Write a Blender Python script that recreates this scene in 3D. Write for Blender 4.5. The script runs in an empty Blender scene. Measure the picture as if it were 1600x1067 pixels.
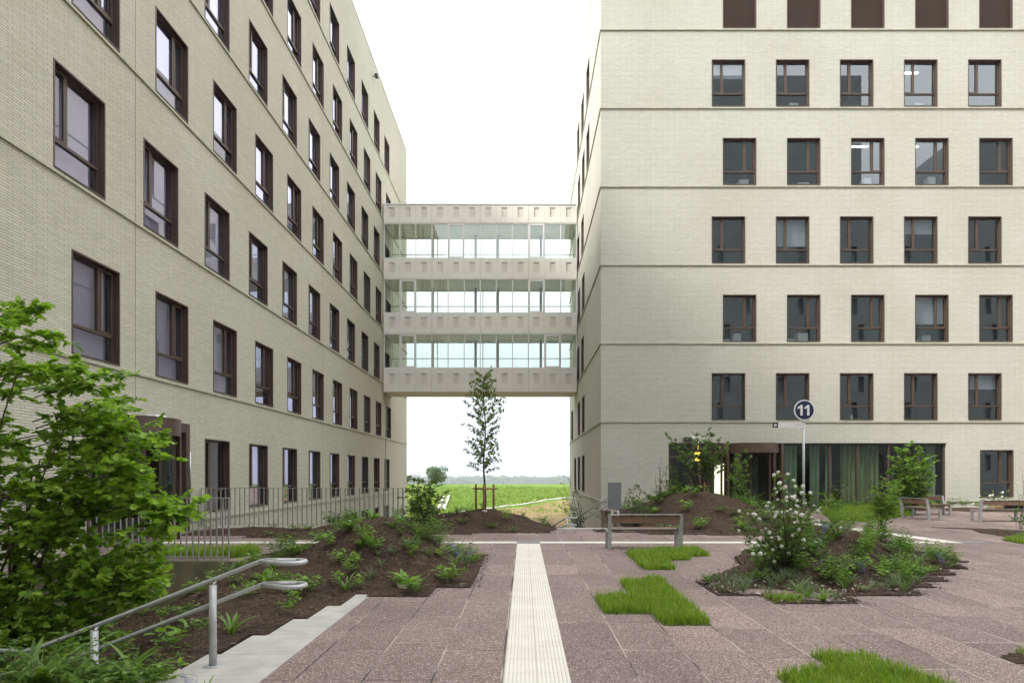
import bpy, math, random
import numpy as np
from mathutils import Vector, Matrix, noise as mnoise

random.seed(7)
RNG = np.random.default_rng(7)
sc = bpy.context.scene
COL = sc.collection
R = math.radians

# ---------------------------------------------------------------- camera
EYE = 1.65
F = 980.0                       # focal length in photo pixels (photo 1600 wide)
VX, VY = 819.0, 741.0           # vanishing point of the depth axis in the photo
cam_d = bpy.data.cameras.new("camera")
cam = bpy.data.objects.new("camera", cam_d)
COL.objects.link(cam)
cam.location = (0, 0, EYE)
cam.rotation_euler = (R(90), 0, 0)
cam_d.sensor_width = 36.0
cam_d.lens = 36.0 * F / 1600.0
cam_d.shift_x = (800 - VX) / 1600.0
cam_d.shift_y = (VY - 533.5) / 1600.0
cam_d.clip_end = 6000
cam_d.clip_start = 0.1
sc.camera = cam

# ---------------------------------------------------------------- sun and sky
SUN_DIR = Vector((1.0, 0.5, -1.03)).normalized()
sun_d = bpy.data.lights.new("sun", 'SUN')
sun_d.energy = 1.75
sun_d.angle = R(11)
sun_d.color = (1.0, 0.975, 0.93)
sun = bpy.data.objects.new("sun", sun_d)
sun.rotation_euler = SUN_DIR.to_track_quat('-Z', 'Y').to_euler()
COL.objects.link(sun)

world = bpy.data.worlds.new("World")
sc.world = world
world.use_nodes = True
wn = world.node_tree
wn.nodes.clear()
w_out = wn.nodes.new('ShaderNodeOutputWorld')
w_bg = wn.nodes.new('ShaderNodeBackground')
w_sky = wn.nodes.new('ShaderNodeTexSky')
w_sky.sky_type = 'NISHITA'
w_sky.sun_disc = False
w_sky.sun_elevation = math.asin(-SUN_DIR.z)
w_sky.sun_rotation = math.atan2(-SUN_DIR.x, -SUN_DIR.y) % (2 * math.pi)
w_sky.air_density = 1.0
w_sky.dust_density = 3.0
w_mix = wn.nodes.new('ShaderNodeMixRGB')
w_mix.inputs[0].default_value = 0.9
w_tc = wn.nodes.new('ShaderNodeTexCoord')
w_sep = wn.nodes.new('ShaderNodeSeparateXYZ')
w_ramp = wn.nodes.new('ShaderNodeValToRGB')
cr = w_ramp.color_ramp
cr.elements[0].position = 0.0
cr.elements[0].color = (0.325, 0.355, 0.39, 1)
e_ = cr.elements.new(0.15)
e_.color = (0.46, 0.485, 0.51, 1)
cr.elements[2].position = 0.42
cr.elements[2].color = (1.0, 1.0, 1.0, 1)
w_mul = wn.nodes.new('ShaderNodeMixRGB')
w_mul.blend_type = 'MULTIPLY'
w_mul.inputs[0].default_value = 1.0
w_mul.inputs[2].default_value = (8.6, 8.6, 8.6, 1)
wn.links.new(w_tc.outputs['Generated'], w_sep.inputs[0])
wn.links.new(w_sep.outputs[2], w_ramp.inputs[0])
wn.links.new(w_ramp.outputs[0], w_mul.inputs[1])
wn.links.new(w_sky.outputs[0], w_mix.inputs[1])
wn.links.new(w_mul.outputs[0], w_mix.inputs[2])
wn.links.new(w_mix.outputs[0], w_bg.inputs['Color'])
wn.links.new(w_bg.outputs[0], w_out.inputs['Surface'])
w_bg.inputs['Strength'].default_value = 0.115

sc.view_settings.view_transform = 'Standard'
sc.view_settings.look = 'None'
sc.view_settings.gamma = 1.0
sc.view_settings.exposure = 1.54
sc.render.engine = 'CYCLES'
sc.cycles.use_denoising = True
sc.cycles.max_bounces = 8
sc.cycles.transparent_max_bounces = 12
sc.cycles.caustics_reflective = False
sc.cycles.caustics_refractive = False

# ---------------------------------------------------------------- helpers
def gp(px, py, z=0.0):
    """ground point (x, y) at height z seen at photo pixel px, py"""
    d = F * (EYE - z) / (py - VY)
    return ((px - VX) / F * d, d)


def pt(px, py, d):
    """3-D point at depth d for a photo pixel (used to measure sizes off the photo)"""
    return Vector(((px - VX) / F * d, d, EYE - (py - VY) * d / F))


def tag(o, label=None, cat=None, group=None, kind=None):
    if label: o['label'] = label
    if cat: o['category'] = cat
    if group: o['group'] = group
    if kind: o['kind'] = kind
    return o


def empty(name, loc, rotz=0.0):
    o = bpy.data.objects.new(name, None)
    o.location = loc
    o.rotation_euler = (0, 0, rotz)
    o.empty_display_size = 0.2
    COL.objects.link(o)
    return o


def copy_tree(o, parent=None):
    c = o.copy()
    COL.objects.link(c)
    if parent is not None:
        c.parent = parent
    for ch in list(o.children):
        copy_tree(ch, c)
    return c


class MB:
    """collects faces, then becomes one mesh object"""
    def __init__(self):
        self.v = []
        self.f = []
        self.m = []
        self.smooth = []

    def face(self, pts, mi=0, sm=False):
        b = len(self.v)
        self.v.extend([tuple(p) for p in pts])
        self.f.append(tuple(range(b, b + len(pts))))
        self.m.append(mi)
        self.smooth.append(sm)

    def box(self, x0, x1, y0, y1, z0, z1, mi=0):
        b = len(self.v)
        self.v += [(x0, y0, z0), (x1, y0, z0), (x1, y1, z0), (x0, y1, z0),
                   (x0, y0, z1), (x1, y0, z1), (x1, y1, z1), (x0, y1, z1)]
        for q in ((0, 3, 2, 1), (4, 5, 6, 7), (0, 1, 5, 4), (1, 2, 6, 5), (2, 3, 7, 6), (3, 0, 4, 7)):
            self.f.append(tuple(b + i for i in q))
            self.m.append(mi)
            self.smooth.append(False)

    def bbox(self, x0, x1, y0, y1, z0, z1, c=0.006, mi=0):
        """box with chamfered vertical and top edges"""
        self.prism([(x0 + c, y0), (x1 - c, y0), (x1, y0 + c), (x1, y1 - c), (x1 - c, y1), (x0 + c, y1), (x0, y1 - c), (x0, y0 + c)], z0, z1 - c, mi, top=False)
        o = [(x0 + c, y0), (x1 - c, y0), (x1, y0 + c), (x1, y1 - c), (x1 - c, y1), (x0 + c, y1), (x0, y1 - c), (x0, y0 + c)]
        cx, cy = (x0 + x1) / 2, (y0 + y1) / 2
        i = [(x + (c if x < cx else -c), y + (c if y < cy else -c)) for x, y in o]
        n = 8
        for k in range(n):
            a, b = k, (k + 1) % n
            self.face([(*o[a], z1 - c), (*o[b], z1 - c), (*i[b], z1), (*i[a], z1)], mi)
        self.face([(*p, z1) for p in i], mi)

    def prism(self, poly, z0, z1, mi=0, top=True, bottom=True):
        n = len(poly)
        b = len(self.v)
        self.v += [(p[0], p[1], z0) for p in poly] + [(p[0], p[1], z1) for p in poly]
        for k in range(n):
            j = (k + 1) % n
            self.f.append((b + k, b + j, b + n + j, b + n + k)); self.m.append(mi); self.smooth.append(False)
        if top:
            self.f.append(tuple(b + n + k for k in range(n))); self.m.append(mi); self.smooth.append(False)
        if bottom:
            self.f.append(tuple(b + k for k in reversed(range(n)))); self.m.append(mi); self.smooth.append(False)

    def tube(self, pts, r, n=8, mi=0, caps=True):
        pts = [Vector(p) for p in pts]
        rs = r if isinstance(r, (list, tuple)) else [r] * len(pts)
        b = len(self.v)
        prev = None
        for k, p in enumerate(pts):
            t = (pts[min(k + 1, len(pts) - 1)] - pts[max(k - 1, 0)])
            if t.length < 1e-9: t = Vector((0, 0, 1))
            t.normalize()
            if prev is None:
                a = Vector((0, 0, 1)) if abs(t.z) < 0.9 else Vector((1, 0, 0))
                u = t.cross(a).normalized()
            else:
                u = (prev - t * prev.dot(t))
                u = u.normalized() if u.length > 1e-6 else t.orthogonal().normalized()
            prev = u
            w = t.cross(u)
            for i in range(n):
                an = 2 * math.pi * i / n
                self.v.append(tuple(p + (u * math.cos(an) + w * math.sin(an)) * rs[k]))
        for k in range(len(pts) - 1):
            for i in range(n):
                j = (i + 1) % n
                self.f.append((b + k * n + i, b + k * n + j, b + (k + 1) * n + j, b + (k + 1) * n + i))
                self.m.append(mi); self.smooth.append(True)
        if caps:
            self.f.append(tuple(b + i for i in reversed(range(n)))); self.m.append(mi); self.smooth.append(False)
            e = b + (len(pts) - 1) * n
            self.f.append(tuple(e + i for i in range(n))); self.m.append(mi); self.smooth.append(False)

    def build(self, name, mats, parent=None, origin=(0, 0, 0), loc=None, recalc=False):
        me = bpy.data.meshes.new(name)
        ox, oy, oz = origin
        me.from_pydata([(x - ox, y - oy, z - oz) for x, y, z in self.v], [], self.f)
        if not isinstance(mats, (list, tuple)): mats = [mats]
        for m in mats: me.materials.append(m)
        me.polygons.foreach_set('material_index', self.m)
        me.polygons.foreach_set('use_smooth', self.smooth)
        me.update()
        o = bpy.data.objects.new(name, me)
        COL.objects.link(o)
        if parent is not None: o.parent = parent
        if loc is not None: o.location = loc
        elif parent is None: o.location = origin
        return o


def fast_mesh(name, verts, faces_idx, sizes, mat, parent=None, smooth=False):
    me = bpy.data.meshes.new(name)
    nv, nl, nf = len(verts), len(faces_idx), len(sizes)
    me.vertices.add(nv)
    me.vertices.foreach_set('co', np.asarray(verts, dtype=np.float32).ravel())
    me.loops.add(nl)
    me.loops.foreach_set('vertex_index', np.asarray(faces_idx, dtype=np.int32))
    me.polygons.add(nf)
    st = np.concatenate([[0], np.cumsum(sizes)[:-1]]).astype(np.int32)
    me.polygons.foreach_set('loop_start', st)
    me.polygons.foreach_set('loop_total', np.asarray(sizes, dtype=np.int32))
    me.polygons.foreach_set('use_smooth', np.full(nf, smooth))
    me.update(calc_edges=True)
    me.validate()
    for m in (mat if isinstance(mat, (list, tuple)) else [mat]): me.materials.append(m)
    o = bpy.data.objects.new(name, me)
    COL.objects.link(o)
    if parent is not None: o.parent = parent
    return o


def norm(a):
    return a / np.maximum(np.linalg.norm(a, axis=1, keepdims=True), 1e-9)


SHAPES = {
    'oval': (np.array([(0, 0, 0), (.30, .26, .05), (.68, .22, .04), (1, 0, -.10), (.68, -.22, .04), (.30, -.26, .05)]),
             [(0, 1, 2, 3), (0, 3, 4, 5)]),
    'lance': (np.array([(0, 0, 0), (.35, .13, .04), (1, 0, -.16), (.35, -.13, .04)]), [(0, 1, 2), (0, 2, 3)]),
    'maple': (np.array([(0, 0, 0), (.10, .34, .03), (.40, .50, .02), (.46, .27, .05), (.80, .34, .0), (1, 0, -.08),
                        (.80, -.34, .0), (.46, -.27, .05), (.40, -.50, .02), (.10, -.34, .03)]),
              [(0, 1, 2, 3, 4, 5), (0, 5, 6, 7, 8, 9)]),
    'quad': (np.array([(0, .02, 0), (.5, .28, .08), (1, 0, 0), (.5, -.28, .08)]), [(0, 1, 2), (0, 2, 3)]),
}


def leaves(name, P, A, N, S, shape, mat, parent=None, origin=(0, 0, 0)):
    sh, fs = SHAPES[shape]
    P = np.asarray(P, float); A = norm(np.asarray(A, float)); N = np.asarray(N, float)
    N = norm(N - A * np.sum(A * N, axis=1, keepdims=True))
    B = np.cross(N, A)
    S = np.asarray(S, float).reshape(-1, 1, 1)
    V = P[:, None, :] + S * (sh[None, :, 0:1] * A[:, None, :] + sh[None, :, 1:2] * B[:, None, :] + sh[None, :, 2:3] * N[:, None, :])
    n, m = len(P), len(sh)
    V = V.reshape(-1, 3) - np.asarray(origin, float)
    idx = np.array([i for f in fs for i in f])
    allidx = (np.arange(n)[:, None] * m + idx[None, :]).ravel()
    sizes = np.tile([len(f) for f in fs], n)
    return fast_mesh(name, V, allidx, sizes, mat, parent)


# ---------------------------------------------------------------- materials
def mat_new(name):
    m = bpy.data.materials.new(name)
    m.use_nodes = True
    nt = m.node_tree
    b = nt.nodes['Principled BSDF']
    return m, nt, b


def nd(nt, t, **kw):
    n = nt.nodes.new(t)
    for k, v in kw.items():
        setattr(n, k, v)
    return n


def lk(nt, a, b):
    nt.links.new(a, b)


def math_n(nt, op, a, b=None, c=None):
    n = nd(nt, 'ShaderNodeMath', operation=op)
    for i, x in enumerate((a, b, c)):
        if x is None: continue
        if isinstance(x, (int, float)): n.inputs[i].default_value = x
        else: lk(nt, x, n.inputs[i])
    return n.outputs[0]


def mixc(nt, f, a, b, mode='MIX'):
    n = nd(nt, 'ShaderNodeMixRGB', blend_type=mode)
    for i, x in enumerate((f, a, b)):
        if isinstance(x, (int, float)): n.inputs[i].default_value = x
        elif isinstance(x, tuple): n.inputs[i].default_value = (*x[:3], 1)
        else: lk(nt, x, n.inputs[i])
    return n.outputs[0]


def noise_n(nt, vec, scale, detail=2.0, rough=0.5):
    n = nd(nt, 'ShaderNodeTexNoise')
    n.inputs['Scale'].default_value = scale
    n.inputs['Detail'].default_value = detail
    n.inputs['Roughness'].default_value = rough
    if vec is not None: lk(nt, vec, n.inputs['Vector'])
    return n.outputs['Fac']


def ramp_n(nt, f, stops):
    n = nd(nt, 'ShaderNodeValToRGB')
    e = n.color_ramp.elements
    while len(e) < len(stops): e.new(0.5)
    for k, (p, c) in enumerate(stops):
        e[k].position = p
        e[k].color = (*c, 1) if len(c) == 3 else c
    lk(nt, f, n.inputs[0])
    return n.outputs[0]


def bump_n(nt, h, strength, dist, bsdf, chain=None):
    n = nd(nt, 'ShaderNodeBump')
    n.inputs['Strength'].default_value = strength
    n.inputs['Distance'].default_value = dist
    lk(nt, h, n.inputs['Height'])
    if chain is not None: lk(nt, chain, n.inputs['Normal'])
    lk(nt, n.outputs[0], bsdf.inputs['Normal'])
    return n.outputs[0]


def pos_n(nt):
    return nd(nt, 'ShaderNodeNewGeometry').outputs['Position']


def simple(name, col, rough=0.6, metal=0.0, var=0.12, scale=6.0, bump=0.0, bscale=40.0, spec=0.5):
    m, nt, b = mat_new(name)
    p = pos_n(nt)
    f = noise_n(nt, p, scale, 4.0, 0.6)
    lo = tuple(c * (1 - var) for c in col)
    hi = tuple(min(1, c * (1 + var)) for c in col)
    lk(nt, ramp_n(nt, f, [(0.3, lo), (0.7, hi)]), b.inputs['Base Color'])
    b.inputs['Roughness'].default_value = rough
    b.inputs['Metallic'].default_value = metal
    b.inputs['Specular IOR Level'].default_value = spec
    if bump:
        bump_n(nt, noise_n(nt, p, bscale, 4.0), bump, 0.01, b)
    return m


def brick_mat(name, axis, c1, c2, mortar):
    m, nt, b = mat_new(name)
    p = pos_n(nt)
    sep = nd(nt, 'ShaderNodeSeparateXYZ'); lk(nt, p, sep.inputs[0])
    cmb = nd(nt, 'ShaderNodeCombineXYZ')
    lk(nt, sep.outputs['Y' if axis == 'x' else 'X'], cmb.inputs[0])
    lk(nt, sep.outputs['Z'], cmb.inputs[1])
    br = nd(nt, 'ShaderNodeTexBrick')
    br.inputs['Scale'].default_value = 1.0
    br.inputs['Brick Width'].default_value = 0.29
    br.inputs['Row Height'].default_value = 0.0575
    br.inputs['Mortar Size'].default_value = 0.010
    br.inputs['Mortar Smooth'].default_value = 0.3
    br.inputs['Bias'].default_value = 0.0
    br.offset = 0.37
    br.inputs['Color1'].default_value = (*c1, 1)
    br.inputs['Color2'].default_value = (*c2, 1)
    br.inputs['Mortar'].default_value = (*mortar, 1)
    lk(nt, cmb.outputs[0], br.inputs['Vector'])
    # blotches: fired-colour variation of batches, weather streaks
    mp = nd(nt, 'ShaderNodeMapping'); mp.inputs['Scale'].default_value = (1.0, 4.0, 1.0)
    lk(nt, cmb.outputs[0], mp.inputs['Vector'])
    f1 = noise_n(nt, mp.outputs[0], 3.4, 6.0, 0.8)
    f2 = noise_n(nt, cmb.outputs[0], 0.25, 3.0, 0.5)
    c = mixc(nt, 1.0, br.outputs['Color'], ramp_n(nt, f1, [(0.25, (.90, .895, .875)), (0.75, (1.06, 1.06, 1.06))]), 'MULTIPLY')
    c = mixc(nt, 1.0, c, ramp_n(nt, f2, [(0.30, (.93, .925, .90)), (0.7, (1.03, 1.03, 1.03))]), 'MULTIPLY')
    lk(nt, c, b.inputs['Base Color'])
    b.inputs['Roughness'].default_value = 0.85
    b.inputs['Specular IOR Level'].default_value = 0.25
    inv = math_n(nt, 'SUBTRACT', 1.0, br.outputs['Fac'])
    f3 = noise_n(nt, mp.outputs[0], 9.0, 3.0)
    h = math_n(nt, 'ADD', inv, math_n(nt, 'MULTIPLY', f3, 0.7))
    bump_n(nt, h, 0.55, 0.012, b)
    return m


def glass_mat(name, tint, refl, f0, roughness=0.0):
    m = bpy.data.materials.new(name)
    m.use_nodes = True
    nt = m.node_tree
    nt.nodes.clear()
    out = nd(nt, 'ShaderNodeOutputMaterial')
    tr = nd(nt, 'ShaderNodeBsdfTransparent'); tr.inputs[0].default_value = (*tint, 1)
    gl = nd(nt, 'ShaderNodeBsdfGlossy'); gl.inputs[0].default_value = (*refl, 1)
    gl.inputs['Roughness'].default_value = roughness
    lw = nd(nt, 'ShaderNodeLayerWeight'); lw.inputs['Blend'].default_value = 0.5
    f = math_n(nt, 'POWER', lw.outputs['Facing'], 3.0)
    f = math_n(nt, 'MULTIPLY_ADD', f, 0.95 - f0, f0)
    mx = nd(nt, 'ShaderNodeMixShader')
    lk(nt, f, mx.inputs[0]); lk(nt, tr.outputs[0], mx.inputs[1]); lk(nt, gl.outputs[0], mx.inputs[2])
    lk(nt, mx.outputs[0], out.inputs['Surface'])
    return m


def leaf_mat(name, c_dark, c_light, trans=0.35, rough=0.45, nscale=2.2, dry=None):
    m, nt, b = mat_new(name)
    g = nd(nt, 'ShaderNodeNewGeometry')
    f = noise_n(nt, g.outputs['Position'], nscale, 3.0)
    v = math_n(nt, 'ADD', math_n(nt, 'MULTIPLY', g.outputs['Random Per Island'], 0.7), math_n(nt, 'MULTIPLY', f, 0.4))
    col = ramp_n(nt, v, [(0.10, c_dark), (0.75, c_light), (1.0, dry or tuple(min(1, c * 1.35) for c in c_light))])
    lk(nt, col, b.inputs['Base Color'])
    b.inputs['Roughness'].default_value = rough
    b.inputs['Specular IOR Level'].default_value = 0.35
    t = nd(nt, 'ShaderNodeBsdfTranslucent')
    lk(nt, mixc(nt, 1.0, col, (1.25, 1.3, 0.6), 'MULTIPLY'), t.inputs[0])
    mx = nd(nt, 'ShaderNodeMixShader'); mx.inputs[0].default_value = trans
    out = nt.nodes['Material Output']
    lk(nt, b.outputs[0], mx.inputs[1]); lk(nt, t.outputs[0], mx.inputs[2]); lk(nt, mx.outputs[0], out.inputs['Surface'])
    return m


def soil_mat(name, c0, c1, c2):
    m, nt, b = mat_new(name)
    p = pos_n(nt)
    f = noise_n(nt, p, 14.0, 6.0, 0.7)
    f2 = noise_n(nt, p, 1.6, 3.0, 0.5)
    vo = nd(nt, 'ShaderNodeTexVoronoi'); vo.inputs['Scale'].default_value = 38.0; lk(nt, p, vo.inputs['Vector'])
    c = ramp_n(nt, f, [(0.30, c0), (0.52, c1), (0.78, c2)])
    c = mixc(nt, 1.0, c, ramp_n(nt, f2, [(0.3, (.75, .75, .75)), (0.7, (1.2, 1.15, 1.1))]), 'MULTIPLY')
    lk(nt, c, b.inputs['Base Color'])
    b.inputs['Roughness'].default_value = 0.95
    b.inputs['Specular IOR Level'].default_value = 0.15
    h = math_n(nt, 'ADD', f, math_n(nt, 'MULTIPLY', vo.outputs['Distance'], 0.7))
    bump_n(nt, h, 1.0, 0.035, b)
    return m


def paving_mat():
    m, nt, b = mat_new("paving_aggregate")
    p = pos_n(nt)
    sep = nd(nt, 'ShaderNodeSeparateXYZ'); lk(nt, p, sep.inputs[0])
    W, L = 0.556, 1.12
    xs = math_n(nt, 'DIVIDE', math_n(nt, 'SUBTRACT', sep.outputs[0], 0.372), W)
    col = math_n(nt, 'FLOOR', xs)
    fx = math_n(nt, 'SUBTRACT', xs, col)
    wn1 = nd(nt, 'ShaderNodeTexWhiteNoise', noise_dimensions='1D'); lk(nt, math_n(nt, 'ADD', col, 0.37), wn1.inputs['W'])
    off = math_n(nt, 'DIVIDE', math_n(nt, 'FLOOR', math_n(nt, 'MULTIPLY', wn1.outputs['Value'], 4.0)), 4.0)
    ys = math_n(nt, 'ADD', math_n(nt, 'DIVIDE', sep.outputs[1], L), off)
    row = math_n(nt, 'FLOOR', ys)
    fy = math_n(nt, 'SUBTRACT', ys, row)
    # joints
    dx = math_n(nt, 'MULTIPLY', math_n(nt, 'MINIMUM', fx, math_n(nt, 'SUBTRACT', 1.0, fx)), W)
    dy = math_n(nt, 'MULTIPLY', math_n(nt, 'MINIMUM', fy, math_n(nt, 'SUBTRACT', 1.0, fy)), L)
    dj = math_n(nt, 'MINIMUM', dx, dy)
    jn = nd(nt, 'ShaderNodeMapRange'); jn.inputs['From Min'].default_value = 0.0035; jn.inputs['From Max'].default_value = 0.0095
    lk(nt, dj, jn.inputs['Value'])
    slab = jn.outputs[0]            # 0 in the joint, 1 on the slab
    wn2 = nd(nt, 'ShaderNodeTexWhiteNoise', noise_dimensions='2D')
    cv = nd(nt, 'ShaderNodeCombineXYZ'); lk(nt, col, cv.inputs[0]); lk(nt, row, cv.inputs[1]); lk(nt, cv.outputs[0], wn2.inputs['Vector'])
    # aggregate stones
    v1 = nd(nt, 'ShaderNodeTexVoronoi'); v1.inputs['Scale'].default_value = 112.0; lk(nt, p, v1.inputs['Vector'])
    v2 = nd(nt, 'ShaderNodeTexVoronoi'); v2.inputs['Scale'].default_value = 160.0; lk(nt, p, v2.inputs['Vector'])
    sc1 = nd(nt, 'ShaderNodeSeparateColor'); lk(nt, v1.outputs['Color'], sc1.inputs[0])
    sc2 = nd(nt, 'ShaderNodeSeparateColor'); lk(nt, v2.outputs['Color'], sc2.inputs[0])
    st = ramp_n(nt, sc1.outputs[0], [(0.0, (.125, .082, .075)), (.40, (.185, .123, .113)), (.66, (.245, .175, .162)), (.82, (.32, .25, .235)), (.95, (.46, .40, .38))])
    st2 = ramp_n(nt, sc2.outputs[0], [(0.0, (.70, .66, .65)), (1.0, (1.30, 1.30, 1.28))])
    c = mixc(nt, 1.0, st, st2, 'MULTIPLY')
    c = mixc(nt, 1.0, c, ramp_n(nt, wn2.outputs['Value'], [(0.0, (.86, .845, .845)), (.5, (.98, .98, .98)), (.84, (1.06, 1.055, 1.05)), (1.0, (1.26, 1.25, 1.23))]), 'MULTIPLY')
    f = noise_n(nt, p, 0.6, 7.0, 0.68)
    c = mixc(nt, 1.0, c, ramp_n(nt, f, [(0.30, (.76, .755, .75)), (0.70, (1.14, 1.14, 1.14))]), 'MULTIPLY')
    f4 = noise_n(nt, p, 0.9, 3.0, 0.55)      # joints: dark open, or filled with pale sand
    c = mixc(nt, 1.0, c, (1.03, 1.06, 1.035), 'MULTIPLY')
    jc = ramp_n(nt, f4, [(0.42, (.040, .036, .033)), (0.55, (.42, .37, .32))])
    c = mixc(nt, slab, jc, c)
    lk(nt, c, b.inputs['Base Color'])
    b.inputs['Roughness'].default_value = 0.78
    b.inputs['Specular IOR Level'].default_value = 0.3
    h = math_n(nt, 'ADD', math_n(nt, 'MULTIPLY', sc1.outputs[1], 0.25), math_n(nt, 'MULTIPLY', slab, 1.0))
    bump_n(nt, h, 0.5, 0.006, b)
    return m


M = {}
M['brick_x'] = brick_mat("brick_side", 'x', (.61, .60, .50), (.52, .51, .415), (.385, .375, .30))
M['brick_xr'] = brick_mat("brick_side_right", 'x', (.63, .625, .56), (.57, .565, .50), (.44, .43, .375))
M['brick_y'] = brick_mat("brick_front", 'y', (.61, .61, .54), (.54, .54, .47), (.40, .395, .335))
M['ledge'] = simple("ledge_stone", (.42, .42, .32), 0.7, var=0.15, scale=3)
M['bronze'] = simple("bronze_frame", (.082, .055, .039), 0.5, 0.1, var=0.15, scale=3)
M['bronze2'] = simple("bronze_panel", (.115, .075, .052), 0.45, 0.3, var=0.12, scale=2)
M['glass_left'] = glass_mat("glass_left", (.76, .76, .82), (.76, .745, .95), 0.27)
M['glass_right'] = glass_mat("glass_right", (.64, .72, .71), (.74, .81, .84), 0.19)
M['glass_bridge'] = glass_mat("glass_bridge", (.87, .93, .90), (.80, .90, .90), 0.15)
M['glass_door'] = glass_mat("glass_door", (.68, .78, .70), (.9, .95, .9), 0.055)
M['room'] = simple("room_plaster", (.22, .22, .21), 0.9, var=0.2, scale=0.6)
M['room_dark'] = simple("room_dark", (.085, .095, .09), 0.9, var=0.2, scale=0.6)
M['blind'] = simple("roller_blind", (.52, .51, .60), 0.9, var=0.06, scale=2)
M['bronze_blind'] = simple("bronze_shutter", (.095, .060, .038), 0.5, 0.2, var=0.08, scale=1)
M['panel'] = simple("bridge_concrete", (.75, .725, .66), 0.75, var=0.05, scale=1.6, bump=0.05, bscale=20)
M['panel_shade'] = simple("bridge_recess_shade", (.66, .62, .55), 0.8, var=0.05, scale=1.6)  # panel colour darkened so the recesses read as shaded
M['white_frame'] = simple("white_frame", (.72, .72, .70), 0.4, var=0.03)
M['concrete'] = simple("concrete_pale", (.42, .405, .365), 0.85, var=0.16, scale=4, bump=0.15, bscale=60)
M['concrete_old'] = simple("concrete_mossy", (.17, .155, .095), 0.9, var=0.35, scale=2.5, bump=0.3, bscale=30)
M['galv'] = simple("galvanised_steel", (.46, .475, .475), 0.45, 0.35, var=0.14, scale=14)
M['grey_paint'] = simple("grey_railing", (.43, .435, .41), 0.45, 0.25, var=0.08, scale=6)
M['steel'] = simple("brushed_steel", (.55, .56, .57), 0.28, 0.9, var=0.08, scale=10)
M['wood_bench'] = simple("bench_wood", (.205, .125, .082), 0.65, var=0.30, scale=9, bump=0.1, bscale=60)
M['stake'] = simple("stake_wood", (.30, .17, .085), 0.8, var=0.25, scale=12)
M['bark'] = simple("bark", (.085, .062, .045), 0.9, var=0.35, scale=25, bump=0.4, bscale=60)
M['soil'] = soil_mat("soil_mulch", (.030, .020, .014), (.075, .051, .036), (.17, .118, .083))
M['chips'] = simple("mulch_chip", (.15, .10, .065), 0.9, var=0.45, scale=40)
M['pebble'] = simple("pale_pebble", (.55, .50, .44), 0.8, var=0.25, scale=30)
M['paving'] = paving_mat()
M['white_tile'] = simple("white_tile", (.66, .625, .56), 0.75, var=0.09, scale=2.0, bump=0.08, bscale=90)
M['grey_tile'] = simple("grey_tile", (.20, .205, .21), 0.75, var=0.1, scale=8)
M['navy'] = simple("navy_enamel", (.012, .022, .070), 0.3, var=0.05)
M['sign_white'] = simple("sign_white", (.80, .80, .80), 0.4, var=0.02)
M['dark_ink'] = simple("dark_ink", (.03, .03, .03), 0.5, var=0.05)
M['curtain'] = simple("curtain_green", (.23, .26, .14), 0.9, var=0.12, scale=1.5)
M['curtain_pale'] = simple("curtain_pale", (.30, .36, .29), 0.9, var=0.10, scale=1.5)
M['leaf_shrub'] = leaf_mat("leaf_maple", (.080, .175, .022), (.31, .48, .065), 0.46, 0.36)
M['leaf_tree'] = leaf_mat("leaf_young_tree", (.065, .12, .036), (.175, .26, .075), 0.40)
M['leaf_fresh'] = leaf_mat("leaf_fresh", (.075, .16, .026), (.21, .36, .055), 0.40)
M['leaf_mid'] = leaf_mat("leaf_mid", (.055, .115, .028), (.15, .25, .055), 0.36)
M['leaf_dark'] = leaf_mat("leaf_dark", (.036, .075, .022), (.10, .165, .045), 0.30)
M['leaf_grey'] = leaf_mat("leaf_greygreen", (.06, .095, .045), (.16, .22, .11), 0.25)
M['leaf_far'] = leaf_mat("leaf_far", (.035, .075, .018), (.10, .17, .045), 0.25)
M['lawn'] = leaf_mat("lawn_blade", (.095, .185, .012), (.26, .40, .034), 0.38, dry=(.42, .40, .14))
M['lawn_soil'] = simple("lawn_soil", (.050, .085, .015), 0.95, var=0.4, scale=14)
M['meadow_blade'] = leaf_mat("meadow_blade", (.080, .155, .024), (.23, .33, .055), 0.32, nscale=.22, dry=(.34, .33, .09))
M['petal'] = simple("white_petal", (.86, .85, .78), 0.7, var=0.06, scale=30)
M['lilac'] = simple("lilac_petal", (.22, .20, .48), 0.7, var=0.15, scale=30)
M['black_fabric'] = simple("black_fabric", (.012, .012, .014), 0.7, var=0.2, scale=20)
M['card'] = simple("cardboard", (.42, .28, .15), 0.8, var=0.1)
M['cup'] = simple("blue_cup", (.08, .33, .62), 0.5, var=0.05)
M['facade_blue'] = simple("opposite_wall", (.31, .335, .35), 0.8, var=0.1, scale=0.5)
M['roof'] = simple("roof_gravel", (.25, .24, .23), 0.9)


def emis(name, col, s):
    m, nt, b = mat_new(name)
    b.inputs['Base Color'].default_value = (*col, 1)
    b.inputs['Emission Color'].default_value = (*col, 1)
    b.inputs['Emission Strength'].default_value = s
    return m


M['lamp'] = emis("lamp_tube", (1.0, .97, .88), 3.0)
M['amber'] = emis("amber_lamp", (1.0, .50, .08), 1.6)
M['glow_room'] = emis("glow_lobby_wall", (.85, .80, .58), 0.9)  # lobby brightness put in as emission, the wall itself is no lamp


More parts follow.
